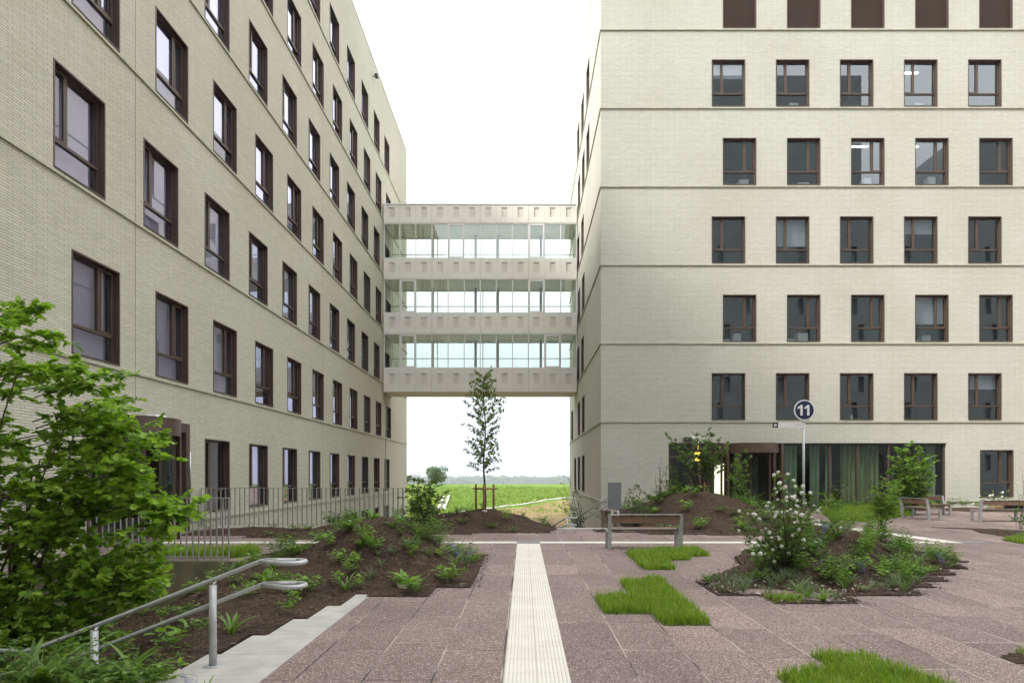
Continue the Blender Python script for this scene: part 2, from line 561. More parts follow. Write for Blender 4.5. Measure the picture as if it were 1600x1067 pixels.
def terrain_mat():
    m, nt, b = mat_new("meadow")
    p = pos_n(nt)
    sep = nd(nt, 'ShaderNodeSeparateXYZ'); lk(nt, p, sep.inputs[0])
    f = noise_n(nt, p, 0.35, 6.0, 0.65)
    f2 = noise_n(nt, p, 0.055, 3.0, 0.5)
    g = ramp_n(nt, f, [(0.30, (.055, .120, .014)), (0.55, (.115, .205, .026)), (0.78, (.20, .28, .05))])
    g = mixc(nt, ramp_n(nt, f2, [(0.52, (0, 0, 0)), (0.72, (.7, .7, .7))]), g, (.26, .27, .055))
    br = ramp_n(nt, f, [(0.28, (.15, .115, .050)), (0.55, (.27, .195, .100)), (0.78, (.19, .21, .055))])
    # bare spoil below the diagonal path, grass above it: y - (66 + 1.32 (x + 8.7))
    e = math_n(nt, 'SUBTRACT', sep.outputs[1], math_n(nt, 'MULTIPLY_ADD', math_n(nt, 'ADD', sep.outputs[0], 8.7), 1.34, 67.3))
    e = math_n(nt, 'ADD', e, math_n(nt, 'MULTIPLY', math_n(nt, 'SUBTRACT', f, 0.5), 5.0))
    mr = nd(nt, 'ShaderNodeMapRange'); mr.inputs['From Min'].default_value = -1.5; mr.inputs['From Max'].default_value = 0.5
    lk(nt, e, mr.inputs['Value'])
    lk(nt, mixc(nt, mr.outputs[0], br, g), b.inputs['Base Color'])
    b.inputs['Roughness'].default_value = 0.95
    b.inputs['Specular IOR Level'].default_value = 0.1
    bump_n(nt, noise_n(nt, p, 2.5, 6.0, 0.7), 1.0, 0.3, b)
    return m


M['meadow'] = terrain_mat()

# ---------------------------------------------------------------- terrain
def smooth(t):
    t = min(1.0, max(0.0, t))
    return t * t * (3 - 2 * t)


def terrain_z(x, y):
    if y < 62:
        z = -1.6 - 1.4 * smooth((y - 20) / 12)
    elif y < 112:
        z = -3.0 + 2.15 * smooth((y - 58) / 56 * 0.92 + 0.04) / smooth(0.925)
    else:
        z = -0.85
    if y > 125: z = -0.85 - 48.0 * smooth((y - 125) / 1200)
    if 55 < y < 160:
        z += (mnoise.noise(Vector((x * .12, y * .12, 3))) * .32 + mnoise.noise(Vector((x * .5, y * .5, 7))) * .10) * smooth((y - 55) / 12)
    return z


xs = list(np.concatenate([np.linspace(-2500, -120, 14), np.linspace(-100, -25, 16), np.linspace(-24, 24, 73), np.linspace(25, 100, 16), np.linspace(120, 2500, 14)]))
ys = list(np.concatenate([np.linspace(-300, -20, 8), np.linspace(-10, 54, 24), np.linspace(55, 135, 120), np.linspace(140, 500, 25), np.linspace(560, 3000, 12)]))
V = [(x, y, terrain_z(x, y)) for y in ys for x in xs]
nx = len(xs)
FI = []
for j in range(len(ys) - 1):
    for i in range(nx - 1):
        FI += [j * nx + i, j * nx + i + 1, (j + 1) * nx + i + 1, (j + 1) * nx + i]
ter = fast_mesh("terrain", V, FI, [4] * (len(FI) // 4), M['meadow'], smooth=True)
tag(ter, kind='structure')

# ---------------------------------------------------------------- plaza
pz = MB()
PX0 = -2.1
pz.box(PX0, 34, -8, 19.0, -1.9, 0.0)
pz.box(-9.7, PX0, 12.0, 19.0, -1.9, 0.0)
pz.box(3.67, 34, 19.0, 30.0, -1.9, 0.0)
plaza = pz.build("plaza_paving", M['paving'])
tag(plaza, kind='structure')

# concrete edge of the stairwell, widening in steps
ce = MB()
xl = [(8.62, 7.9, -2.32), (7.9, 7.15, -2.47), (7.15, 6.45, -2.63), (6.45, 5.75, -2.78), (5.75, 5.05, -2.93), (5.05, 3.2, -3.06)]
for (ya, yb, x) in xl:
    ce.box(x, PX0 - 0.003, yb + 0.004, ya, -0.6, 0.004)
edge = ce.build("concrete_kerb", M['concrete'])
tag(edge, kind='structure')
# far kerb at the top of the back stairs
ke = MB()
ke.box(-0.4, 3.6, 19.0, 19.35, -1.5, 0.006)
tag(ke.build("concrete_kerb", M['concrete']), kind='structure')
st = MB()
for k in range(9):
    st.box(0.9, 2.9, 19.353 + k * 0.36, 19.353 + (k + 1) * 0.36 - 0.002, -3.2, -0.15 - k * 0.16)
tag(st.build("back_steps", M['concrete']), kind='structure')

# guide strip: two rows of ribbed white tiles
gs = MB()
for s in (0, 1):
    x0 = -0.166 + s * 0.270 - 0.0
    prof = []
    w = 0.2665
    n = 8
    for k in range(n):
        a = x0 + w * (k + 0.12) / n
        bb = x0 + w * (k + 0.88) / n
        prof += [(a, .004), (a + .005, .0095), (bb - .005, .0095), (bb, .004)]
    prof = [(x0, .004)] + prof + [(x0 + w, .004)]
    y = -2.0
    L = 0.40
    while y < 14.9:
        y1 = min(y + L, 14.93)
        ribs = y1 < 13.75
        pr = prof if ribs else [(x0, .006), (x0 + w, .006)]
        for i in range(len(pr) - 1):
            gs.face([(pr[i][0], y + .0015, pr[i][1]), (pr[i + 1][0], y + .0015, pr[i + 1][1]),
                     (pr[i + 1][0], y1 - .0015, pr[i + 1][1]), (pr[i][0], y1 - .0015, pr[i][1])])
        y = y1
strip = gs.build("guide_strip", M['white_tile'])
tag(strip, kind='structure')
jb = MB()
jb.box(-0.170, 0.378, -2.0, 14.94, -0.02, 0.0022)
tag(jb.build("guide_strip_bed", simple("joint_sand", (.30, .27, .23), .9)), kind='structure')
# square of grey tiles where the strips cross, and the cross strip
gt = MB()
gt.box(-0.170, 0.102, 14.944, 15.50, -0.02, 0.006)
gt.box(0.106, 0.378, 14.944, 15.50, -0.02, 0.006)
tag(gt.build("guide_crossing", M['grey_tile']), kind='structure')
wl = MB()
x = 0.382
while x < 9.9:
    wl.box(x, x + 0.396, 15.03, 15.40, -0.02, 0.006); x += 0.4
x = -0.174
while x > -8.9:
    wl.box(x - 0.396, x, 15.03, 15.40, -0.02, 0.006); x -= 0.4
tag(wl.build("white_line", M['white_tile']), kind='structure')
wl2 = MB()
pA, pB = Vector((9.95, 15.12)), Vector((10.1, 21.6))
def strip_quad(mb, a, b, w, z):
    d = (b - a).normalized(); n = Vector((-d.y, d.x)) * w / 2
    mb.prism([tuple(a + n), tuple(b + n), tuple(b - n), tuple(a - n)], z - .02, z)
strip_quad(wl2, Vector((10.35, 15.10)), Vector((9.75, 20.9)), 0.46, 0.010)
tag(wl2.build("white_line", M['white_tile']), kind='structure')
gt2 = MB()
gt2.box(10.6, 11.25, 15.05, 15.45, -0.02, 0.006)
tag(gt2.build("guide_crossing", M['grey_tile']), kind='structure')

# ---------------------------------------------------------------- soil beds
def inside(px, py, poly):
    c = np.zeros(px.shape, bool)
    n = len(poly)
    for i in range(n):
        x1, y1 = poly[i]; x2, y2 = poly[(i + 1) % n]
        if y1 == y2: continue
        c ^= ((y1 > py) != (y2 > py)) & (px < (x2 - x1) * (py - y1) / (y2 - y1) + x1)
    return c


def edge_dist(px, py, poly):
    d = np.full(px.shape, 1e9)
    n = len(poly)
    for i in range(n):
        x1, y1 = poly[i]; x2, y2 = poly[(i + 1) % n]
        dx, dy = x2 - x1, y2 - y1
        t = np.clip(((px - x1) * dx + (py - y1) * dy) / max(dx * dx + dy * dy, 1e-9), 0, 1)
        d = np.minimum(d, np.hypot(px - x1 - t * dx, py - y1 - t * dy))
    return d


def rough(x, y, amp=1.0):
    v = Vector((x, y, 0.0))
    return amp * (mnoise.noise(v * 1.1) * .07 + mnoise.noise(v * 3.1) * .045 + mnoise.noise(v * 7.0) * .034 + mnoise.noise(v * 19.0) * .016)


BEDS = {}


def bed(name, poly, hfun, step=0.09, skirt=0.5, flat_edge=True):
    P = np.array(poly)
    x0, y0 = P.min(0); x1, y1 = P.max(0)
    nx, ny = int((x1 - x0) / step) + 2, int((y1 - y0) / step) + 2
    gx = x0 + np.arange(nx + 1) * step; gy = y0 + np.arange(ny + 1) * step
    CX, CY = np.meshgrid((gx[:-1] + gx[1:]) / 2, (gy[:-1] + gy[1:]) / 2)
    mask = inside(CX, CY, poly)
    GX, GY = np.meshgrid(gx, gy)
    D = edge_dist(GX, GY, poly)
    ids = -np.ones(GX.shape, int)
    mb = MB()
    hcache = {}
    def vid(j, i):
        if ids[j, i] < 0:
            ids[j, i] = len(mb.v)
            mb.v.append((GX[j, i], GY[j, i], hfun(GX[j, i], GY[j, i], D[j, i])))
        return int(ids[j, i])
    for j in range(ny):
        for i in range(nx):
            if not mask[j, i]: continue
            q = (vid(j, i), vid(j, i + 1), vid(j + 1, i + 1), vid(j + 1, i))
            mb.f.append(q); mb.m.append(0); mb.smooth.append(True)
            for (dj, di, a, b_) in ((-1, 0, 0, 1), (0, 1, 1, 2), (1, 0, 2, 3), (0, -1, 3, 0)):
                jj, ii = j + dj, i + di
                if 0 <= jj < ny and 0 <= ii < nx and mask[jj, ii]: continue
                A, B = mb.v[q[a]], mb.v[q[b_]]
                k = len(mb.v)
                mb.v += [A, B, (B[0], B[1], B[2] - skirt), (A[0], A[1], A[2] - skirt)]
                mb.f.append((k + 1, k, k + 3, k + 2)); mb.m.append(0); mb.smooth.append(False)
    o = mb.build(name, M['soil'])
    tag(o, kind='structure')
    from mathutils.bvhtree import BVHTree
    bv = BVHTree.FromPolygons([Vector(v) for v in mb.v], mb.f)
    BEDS[name if name not in BEDS else o.name] = (poly, bv, mask, gx, gy)
    return (poly, bv)


def bed_z(b, x, y):
    h = b[1].ray_cast(Vector((x, y, 10)), Vector((0, 0, -1)))
    return h[0].z if h[0] is not None else None


def bed_pts(b, n, margin=0.1, weight=None):
    P = np.array(b[0]); lo = P.min(0); hi = P.max(0)
    out = []
    tries = 0
    while len(out) < n and tries < n * 60:
        tries += 1
        x, y = RNG.uniform(lo, hi)
        if not inside(np.array([x]), np.array([y]), b[0])[0]: continue
        if edge_dist(np.array([x]), np.array([y]), b[0])[0] < margin: continue
        if weight is not None and RNG.random() > weight(x, y): continue
        z = bed_z(b, x, y)
        if z is None: continue
        out.append(Vector((x, y, z)))
    return out


def gauss(x, y, cx, cy, sx, sy):
    return math.exp(-((x - cx) / sx) ** 2 - ((y - cy) / sy) ** 2)


# left garden: mound beside the guide strip, falling away to the left
polyL = [(-0.76, 12.05), (-0.76, 9.14), (-1.30, 9.14), (-1.30, 8.50), (-2.15, 8.50), (-2.15, 8.68), (-2.33, 8.66), (-2.33, 7.9), (-2.48, 7.9), (-2.48, 7.15),
         (-2.64, 7.15), (-2.64, 6.45), (-2.79, 6.45), (-2.79, 5.75), (-2.94, 5.75), (-2.94, 5.05), (-3.08, 5.05), (-3.08, 4.72), (-2.55, 4.72), (-2.55, 2.6), (-9.7, 2.6), (-9.7, 11.75), (-5.35, 11.75),
         (-5.35, 12.9), (-5.0, 13.9), (-4.0, 14.35), (-2.4, 14.35), (-1.4, 13.6), (-1.4, 12.9), (-0.76, 12.9)]


def hL(x, y, d):
    e = smooth(d / 1.0)
    m = 0.78 * gauss(x, y, -2.7, 11.4, 1.12, 1.35) + 0.20 * gauss(x, y, -4.3, 12.8, 1.2, 1.1) + .22 * gauss(x, y, -1.6, 10.5, .8, 1.2)
    x0 = -2.7 + (min(max(y, 5.0), 12.0) - 5.0) / 7.0 * -2.4
    s = -0.95 * smooth((x0 - x) / 2.2)
    s += .66 * smooth((5.15 - y) / .45) * smooth((-2.9 - x) / 1.2)
    if y > 12.0: s *= 1 - smooth((y - 12.0) / 0.6) if x > -5.4 else 1
    return 0.012 + m * (0.15 + .85 * e) + s + rough(x, y, 0.2 + 0.8 * smooth(d / .35)) * (1.0 if x < -2 else .8)


bedL = bed("garden_soil", polyL, hL, 0.085, 0.7)

# right island bed
pr = [(1090, 909), (1121, 930), (1190, 930), (1212, 943), (1345, 943), (1322, 930), (1440, 930), (1418, 919), (1460, 918), (1440, 908), (1480, 908), (1455, 899), (1493, 899), (1470, 889), (1513, 889), (1487, 879), (1512, 878), (1440, 862), (1400, 856), (1290, 852), (1180, 858), (1150, 872), (1160, 885)]
polyR = [gp(*p) for p in pr]


def hR(x, y, d):
    e = smooth(d / 1.1)
    m = 0.56 * gauss(x, y, 5.5, 11.7, 1.2, 1.3) + 0.25 * gauss(x, y, 4.4, 11.0, 1.0, 1.2) + .22 * gauss(x, y, 6.9, 11.6, 1.0, 1.3)
    return 0.012 + m * (0.1 + .9 * e) + rough(x, y, 0.15 + 0.85 * smooth(d / .3))


bedR = bed("island_soil", polyR, hR, 0.075, 0.2)

# mound with the young tree at the far edge of the plaza
polyC = [(-5.3, 16.7), (-3.2, 16.7), (-3.2, 17.2), (-1.5, 17.2), (-1.5, 17.7), (0.7, 17.7), (0.7, 18.3), (1.0, 18.9), (0.6, 23.5), (-4.0, 25.0), (-6.4, 24), (-6.4, 18.9), (-5.3, 18.4)]


def hC(x, y, d):
    e = smooth(d / 1.2)
    m = 0.52 * gauss(x, y, -1.25, 19.6, 1.9, 1.5) + 0.25 * gauss(x, y, -4.2, 19.2, 1.6, 1.6)
    s = -1.2 * smooth((y - 20.6) / 4.0)
    return 0.012 + m * (0.1 + .9 * e) + s + rough(x, y, 0.15 + .85 * smooth(d / .4))


bedC = bed("tree_mound_soil", polyC, hC, 0.11, 1.4)

# planted mound in front of the entrance
polyE = [(2.9, 19.02), (2.1, 18.6), (2.1, 18.0), (3.4, 17.75), (3.4, 17.2), (5.0, 17.2), (5.0, 17.0), (7.4, 17.0), (7.6, 18.0), (9.3, 18.4), (9.3, 21.5), (8.6, 23.5), (8.6, 26.0), (6.0, 28.6), (3.72, 28.6), (3.72, 19.3)]


def hE(x, y, d):
    e = smooth(d / 1.3)
    m = 0.95 * gauss(x, y, 6.1, 21.2, 2.2, 2.1) + 0.55 * gauss(x, y, 5.0, 24.5, 2.0, 2.6)
    return 0.012 + m * (0.08 + .92 * e) + rough(x, y, 0.15 + .85 * smooth(d / .4))


bedE = bed("entrance_mound_soil", polyE, hE, 0.12, 0.3)

# strip of soil by the back railing, and one along the facade, and a worn patch at right
polyB = [(-9.4, 16.9), (-7.4, 16.9), (-7.4, 16.35), (-6.2, 16.35), (-6.2, 15.95), (-4.6, 15.95), (-4.6, 16.6), (-4.0, 17.2), (-4.4, 18.6), (-9.4, 18.6)]
bedB = bed("railing_soil", polyB, lambda x, y, d: 0.012 + .12 * smooth(d / .8) + rough(x, y, .5 * smooth(d / .4) + .1), 0.12, 0.2)
polyF = [(11.8, 28.7), (13.0, 28.7), (13.0, 28.3), (19.6, 28.3), (19.6, 27.6), (25.5, 27.6), (25.5, 29.75), (11.8, 29.75)]
bedF = bed("facade_soil", polyF, lambda x, y, d: 0.012 + .10 * smooth(d / .6) + rough(x, y, .4 * smooth(d / .4) + .1), 0.12, 0.2)
polyW = [gp(1445, 823.5), gp(1520, 827), gp(1535, 833), gp(1570, 838), gp(1600, 846), gp(1700, 848), gp(1700, 829), gp(1590, 829), gp(1560, 827)]
bedW = bed("worn_soil", polyW, lambda x, y, d: 0.012 + .04 * smooth(d / .6) + rough(x, y, .25 * smooth(d / .4) + .05), 0.08, 0.1)
polyS = [gp(1562, 1026), gp(1590, 1021), gp(1650, 1018), gp(1650, 1045), gp(1590, 1036)]
bedS = bed("worn_soil", polyS, lambda x, y, d: 0.010 + rough(x, y, .1), 0.05, 0.1)


# loose mulch chips and pebbles: nobody could count them
def chips(name, b, n, size, mat, margin=0.03, weight=None):
    pts = bed_pts(b, n, margin, weight)
    P = np.array([tuple(p + Vector((0, 0, .004))) for p in pts])
    k = len(P)
    A = RNG.normal(size=(k, 3)) * np.array([1, 1, .35])
    N = np.array([0, 0, 1.0]) + RNG.normal(size=(k, 3)) * .4
    o = leaves(name, P, A, N, RNG.uniform(.5, 1.5, k) * size, 'quad', mat)
    tag(o, kind='stuff')
    return o


chips("mulch_chips", bedL, 3200, 0.05, M['chips'])
chips("mulch_chips", bedR, 2400, 0.05, M['chips'])
chips("mulch_chips", bedC, 1200, 0.07, M['chips'])
chips("mulch_chips", bedE, 1800, 0.07, M['chips'])
chips("mulch_chips", bedB, 350, 0.07, M['chips'])


def spill(name, poly, dens, reach, size, mat):
    """crumbs of soil scattered over the slabs along the rim of a bed"""
    P = []
    for i in range(len(poly)):
        a, b = np.array(poly[i]), np.array(poly[(i + 1) % len(poly)])
        n = int(np.linalg.norm(b - a) * dens)
        t = RNG.random((n, 1))
        q = a + (b - a) * t + RNG.normal(size=(n, 2)) * reach
        P += [(x, y, .008) for x, y in q if x > -2.0]
    P = np.array(P); k = len(P)
    o = leaves(name, P, RNG.normal(size=(k, 3)) * np.array([1, 1, .2]), np.array([0, 0, 1.0]) + RNG.normal(size=(k, 3)) * .3, RNG.uniform(.4, 1.6, k) * size, 'quad', mat)
    tag(o, kind='stuff')


M['crumb'] = simple("soil_crumb", (.055, .038, .028), 0.95, var=0.4, scale=40)
spill("soil_crumbs", polyL, 110, .07, .03, M['crumb'])
spill("soil_crumbs", polyR, 130, .08, .03, M['crumb'])
spill("soil_crumbs", polyE, 60, .10, .05, M['crumb'])
spill("soil_crumbs", polyC, 60, .10, .05, M['crumb'])
chips("pale_gravel", bedR, 420, 0.045, M['pebble'], 0.05, lambda x, y: 1.0 if y < 9.7 else .03)
chips("pale_gravel", bedL, 60, 0.04, M['pebble'])
chips("pale_gravel", bedC, 30, 0.06, M['pebble'])

# ---------------------------------------------------------------- buildings
def wall_sheet(mb, org, u, n_in, u0, u1, z0, z1, holes, depth, mi=0):
    """vertical sheet with rectangular holes; reveals go 'depth' along n_in"""
    us = sorted({u0, u1, *[h[0] for h in holes], *[h[1] for h in holes]})
    zs = sorted({z0, z1, *[h[2] for h in holes], *[h[3] for h in holes]})
    O = Vector(org); U = Vector(u); I = Vector(n_in)
    P = lambda a, z, dd=0: tuple(O + U * a + Vector((0, 0, z)) + I * dd)
    flip = U.cross(Vector((0, 0, 1))).dot(I) > 0
    def add(q):
        mb.face(q if flip else q[::-1], mi)
    for i in range(len(us) - 1):
        # merge vertically where possible
        run = None
        for j in range(len(zs) - 1):
            cu, cz = (us[i] + us[i + 1]) / 2, (zs[j] + zs[j + 1]) / 2
            solid = not any(h[0] < cu < h[1] and h[2] < cz < h[3] for h in holes)
            if solid:
                if run is None: run = zs[j]
            if (not solid or j == len(zs) - 2) and run is not None:
                top = zs[j] if not solid else zs[j + 1]
                add([P(us[i], run), P(us[i + 1], run), P(us[i + 1], top), P(us[i], top)])
                run = None
    for (a, b, c, d) in holes:
        add([P(a, c), P(b, c), P(b, c, depth), P(a, c, depth)][::-1])
        add([P(a, d), P(b, d), P(b, d, depth), P(a, d, depth)])
        add([P(a, c), P(a, d), P(a, d, depth), P(a, c, depth)])
        add([P(b, c), P(b, d), P(b, d, depth), P(b, c, depth)][::-1])


WW, WH = 1.60, 2.24            # window opening
FL0, FLH = 4.19, 3.746         # first ledge, storey height


def window_meshes(name, narrow_left, glass, tall=WH, tilted=False):
    """frame + pane; origin bottom centre of the opening, local y goes into the wall"""
    w, h = WW, tall
    f = MB()
    t = 0.035
    hw = w / 2
    f.box(-hw, -hw + t, -0.012, 0.23, 0, h)
    f.box(hw - t, hw, -0.012, 0.23, 0, h)
    f.box(-hw + t, hw - t, -0.012, 0.23, h - t, h)
    f.box(-hw + t, hw - t, -0.03, 0.23, 0, t * .8)
    y0, y1 = 0.135, 0.207
    s = 0.036
    zt = 0.30 * h
    f.box(-hw + t, -hw + t + s, y0, y1, t * .8, h - t)
    f.box(hw - t - s, hw - t, y0, y1, t * .8, h - t)
    f.box(-hw + t + s, hw - t - s, y0, y1, h - t - s, h - t)
    f.box(-hw + t + s, hw - t - s, y0, y1, t * .8, t * .8 + s * .7)
    f.box(-hw + t + s, hw - t - s, y0 - .012, y1, zt - .032, zt + .032)
    xm = (-hw + 0.34 * w) if narrow_left else (hw - 0.34 * w)
    f.box(xm - .034, xm + .034, y0 - .004, y1, zt + .04, h - t - s)
    # opening sash of the narrow light
    xa, xb = (-hw + t + s, xm - .045) if narrow_left else (xm + .045, hw - t - s)
    za, zb = zt + .04, h - t - s
    f.box(xa, xa + .04, y0 - .010, y0 + .03, za, zb)
    f.box(xb - .04, xb, y0 - .010, y0 + .03, za, zb)
    f.box(xa + .04, xb - .04, y0 - .010, y0 + .03, za, za + .04)
    f.box(xa + .04, xb - .04, y0 - .010, y0 + .03, zb - .04, zb)
    fo = f.build(name, M['bronze'])
    p = MB()
    p.face([(-hw + t, .180, .03), (hw - t, .180, .03), (hw - t, .180, zt), (-hw + t, .180, zt)])
    if narrow_left:
        p.face([(-hw + t, .176, zt), (xm, .176, zt), (xm, .176, h - t), (-hw + t, .176, h - t)])
        p.face([(xm, .180, zt), (hw - t, .180, zt), (hw - t, .180, h - t), (xm, .180, h - t)])
    else:
        p.face([(-hw + t, .180, zt), (xm, .180, zt), (xm, .180, h - t), (-hw + t, .180, h - t)])
        p.face([(xm, .176, zt), (hw - t, .176, zt), (hw - t, .176, h - t), (xm, .176, h - t)])
    po = p.build("pane", glass, fo)
    return fo


def blind_mesh(z_from, mat, slats=False):
    b = MB()
    hw = WW / 2 - .05
    if slats:
        n = 28
        for k in range(n):
            z = .04 + (WH - .09) * k / n
            zz = .04 + (WH - .09) * (k + 1) / n
            b.face([(-hw, .125, z), (hw, .125, z), (hw, .09, zz), (-hw, .09, zz)])
    else:
        b.face([(-hw, .31, z_from), (hw, .31, z_from), (hw, .31, WH), (-hw, .31, WH)])
    return b.build("blind", mat)


def place_win(proto, parent, world, rotz, blind=None):
    c = copy_tree(proto)
    c.parent = parent
    c.location = Vector(world) - parent.location
    c.rotation_euler = (0, 0, rotz)
    if blind is not None:
        bl = blind.copy(); COL.objects.link(bl); bl.parent = c; bl.location = (0, 0, 0)
    return c


wl_nl = window_meshes("window", True, M['glass_left'])
wl_nr = window_meshes("window", False, M['glass_left'])
wr_nl = window_meshes("window", True, M['glass_right'])
wr_nr = window_meshes("window", False, M['glass_right'])
bl_full = blind_mesh(.05, M['blind'])
bl_half = blind_mesh(.9, M['blind'])
bl_top = blind_mesh(1.5, M['blind'])
bl_brown = blind_mesh(0, M['bronze_blind'], True)
PROTOS = [wl_nl, wl_nr, wr_nl, wr_nr, bl_full, bl_half, bl_top, bl_brown]

# ---- left block
LX = -9.7
LY0, LY1 = -16.0, 51.8
LROOF = 28.3
lb = empty("office_block", (LX, 20, 0))
tag(lb, "long pale brick office block filling the left side with bronze framed windows in receding rows", "building")
holes = []
lwins = []
for r in range(1, 7):
    sill = FL0 + FLH * (r - 1) + .05
    odd = r % 2 == 1
    first = 13.44 if odd else 12.92
    for k in range(0 if r < 3 else -2, 11):
        y = first + 3.06 * k
        holes.append((y, y + WW, sill, sill + WH))
        lwins.append((y + WW / 2, sill, not odd, r, k))
for k in range(0, 9):
    y = 19.05 + 3.06 * k
    holes.append((y, y + WW, .50, .50 + WH))
    lwins.append((y + WW / 2, .50, True, 0, k))
for k in range(4, 9):
    y = 19.05 + 3.06 * k
    holes.append((y, y + WW, -2.75, -2.75 + WH))
    lwins.append((y + WW / 2, -2.75, False, -1, k))
DOORL = (13.9, 18.15, 0.02, 3.1)     # entrance opening of the left block
holes.append(DOORL)
w = MB()
wall_sheet(w, (LX, 0, 0), (0, 1, 0), (-1, 0, 0), LY0, LY1, -4.0, LROOF, holes, .30)
wall_sheet(w, (LX, LY1, 0), (-1, 0, 0), (0, -1, 0), 0, 14, -4.0, LROOF, [], .3)
wall_sheet(w, (LX, LY0, 0), (1, 0, 0), (0, 1, 0), -14, 0, -4.0, LROOF, [], .3)
wall_sheet(w, (LX - 14, 0, 0), (0, -1, 0), (1, 0, 0), -LY1, -LY0, -4.0, LROOF, [], .3)
w.build("wall", M['brick_x'], lb, lb.location)
rf = MB()
rf.box(LX - 14 + .02, LX - .25, LY0 + .25, LY1 - .25, LROOF - .7, LROOF - .4)
rf.build("roof", M['roof'], lb, lb.location)
cp = MB()
cp.box(LX - .3, LX + .025, LY0, LY1 + .02, LROOF + .002, LROOF + .06)
cp.box(LX - 14, LX - .3, LY1 - .3, LY1 + .02, LROOF + .002, LROOF + .06)
cp.build("coping", M['ledge'], lb, lb.location)
for r in range(6):
    z = FL0 + FLH * r
    l = MB()
    l.box(LX + .001, LX + .05, LY0, LY1 + .05, z - .06, z)
    l.build("ledge", M['ledge'], lb, lb.location)
l = MB()
l.box(LX + .001, LX + .05, 18.2, LY1 + .05, .28, .36)
l.build("ledge", M['ledge'], lb, lb.location)
for (y, z0) in ((15.65, 3.4), (30.2, 0.4), (43.85, -3.0)):
    l = MB()
    if y > 43: l.box(LX + .001, LX + .06, y - .04, y + .04, z0, 7.3)
    else: l.box(LX + .0005, LX + .002, y - .007, y + .007, z0, LROOF)
    l.build("downpipe" if y > 43 else "joint", M['ledge'] if y > 43 else M['bronze2'], lb, lb.location)
it = MB()
for r in range(-1, 8):
    z = FL0 + FLH * (r - 1) - .30
    it.box(LX - 7, LX - .302, LY0 + .4, LY1 - .4, z - .28, z)
it.face([(LX - 7, LY0 + .4, -4), (LX - 7, LY1 - .4, -4), (LX - 7, LY1 - .4, LROOF - 1), (LX - 7, LY0 + .4, LROOF - 1)])
yy = 12.3
while yy < 48:
    it.box(LX - 7, LX - .302, yy - .06, yy + .06, -3.9, LROOF - 1.2); yy += 6.12
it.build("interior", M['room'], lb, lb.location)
rnd = random.Random(3)
for (y, sill, nl, r, k) in lwins:
    b = None
    q = rnd.random()
    if r in (1, 2, 3) and k < 3: b = bl_full if q < .85 else bl_half
    elif r > 0 and q < .50: b = bl_full
    elif r > 0 and q < .75: b = bl_half
    elif r > 0 and q < .85: b = bl_top
    elif r == 0 and q < .35: b = bl_full
    place_win(wl_nl if nl else wl_nr, lb, (LX, y, sill), R(90), b)

# entrance of the left block: bronze drum of a revolving door standing out of the wall
def revolving_door(name, parent, cx, cy, rad, z1, a0, a1, fascia=.42, skin='bronze2'):
    """parts: drum fascia, posts, curved glass, inner leaves; angles in world degrees"""
    n = 28
    an = [R(a0 + (a1 - a0) * i / n) for i in range(n + 1)]
    d = MB()
    for i in range(n):
        p0 = (cx + rad * math.cos(an[i]), cy + rad * math.sin(an[i]))
        p1 = (cx + rad * math.cos(an[i + 1]), cy + rad * math.sin(an[i + 1]))
        d.face([(*p0, z1 - fascia), (*p1, z1 - fascia), (*p1, z1), (*p0, z1)], 0, True)
        d.face([(cx, cy, z1), (*p0, z1), (*p1, z1)], 0)
        d.face([(cx, cy, z1 - fascia), (*p1, z1 - fascia), (*p0, z1 - fascia)], 0)
    door = d.build("revolving_door", M[skin], parent, parent.location)
    g = MB()
    gap = int(n * .28), int(n * .72)
    for i in range(n):
        if gap[0] <= i < gap[1]: continue
        p0 = (cx + (rad - .05) * math.cos(an[i]), cy + (rad - .05) * math.sin(an[i]))
        p1 = (cx + (rad - .05) * math.cos(an[i + 1]), cy + (rad - .05) * math.sin(an[i + 1]))
        g.face([(*p0, .06), (*p1, .06), (*p1, z1 - fascia), (*p0, z1 - fascia)], 0, True)
    g.build("pane", M['glass_door'], door)
    pp = MB()
    for i in (0, gap[0], gap[1], n):
        x, y = cx + (rad - .04) * math.cos(an[i]), cy + (rad - .04) * math.sin(an[i])
        pp.box(x - .04, x + .04, y - .04, y + .04, .01, z1 - fascia)
    pp.build("post", M['bronze'], door)
    lv = MB()
    for a in (30, 120, 210, 300):
        x, y = cx + (rad - .12) * math.cos(R(a)), cy + (rad - .12) * math.sin(R(a))
        t = Vector((math.cos(R(a)), math.sin(R(a)), 0)); s = Vector((-t.y, t.x, 0))
        for (ra, rb, za, zb) in ((.04, rad - .12, .06, .16), (.04, rad - .12, z1 - fascia - .13, z1 - fascia - .03), (rad - .2, rad - .12, .16, z1 - fascia - .13)):
            A = Vector((cx, cy, 0)) + t * ra; B = Vector((cx, cy, 0)) + t * rb
            lv.prism([tuple((A + s * .025))[:2], tuple((A - s * .025))[:2], tuple((B - s * .025))[:2], tuple((B + s * .025))[:2]], za, zb)
    lv.box(cx - .045, cx + .045, cy - .045, cy + .045, .02, z1 - fascia)
    lv.build("door_leaf", M['bronze'], door)
    for o in door.children:
        for v in o.data.vertices:
            v.co -= parent.location
    return door


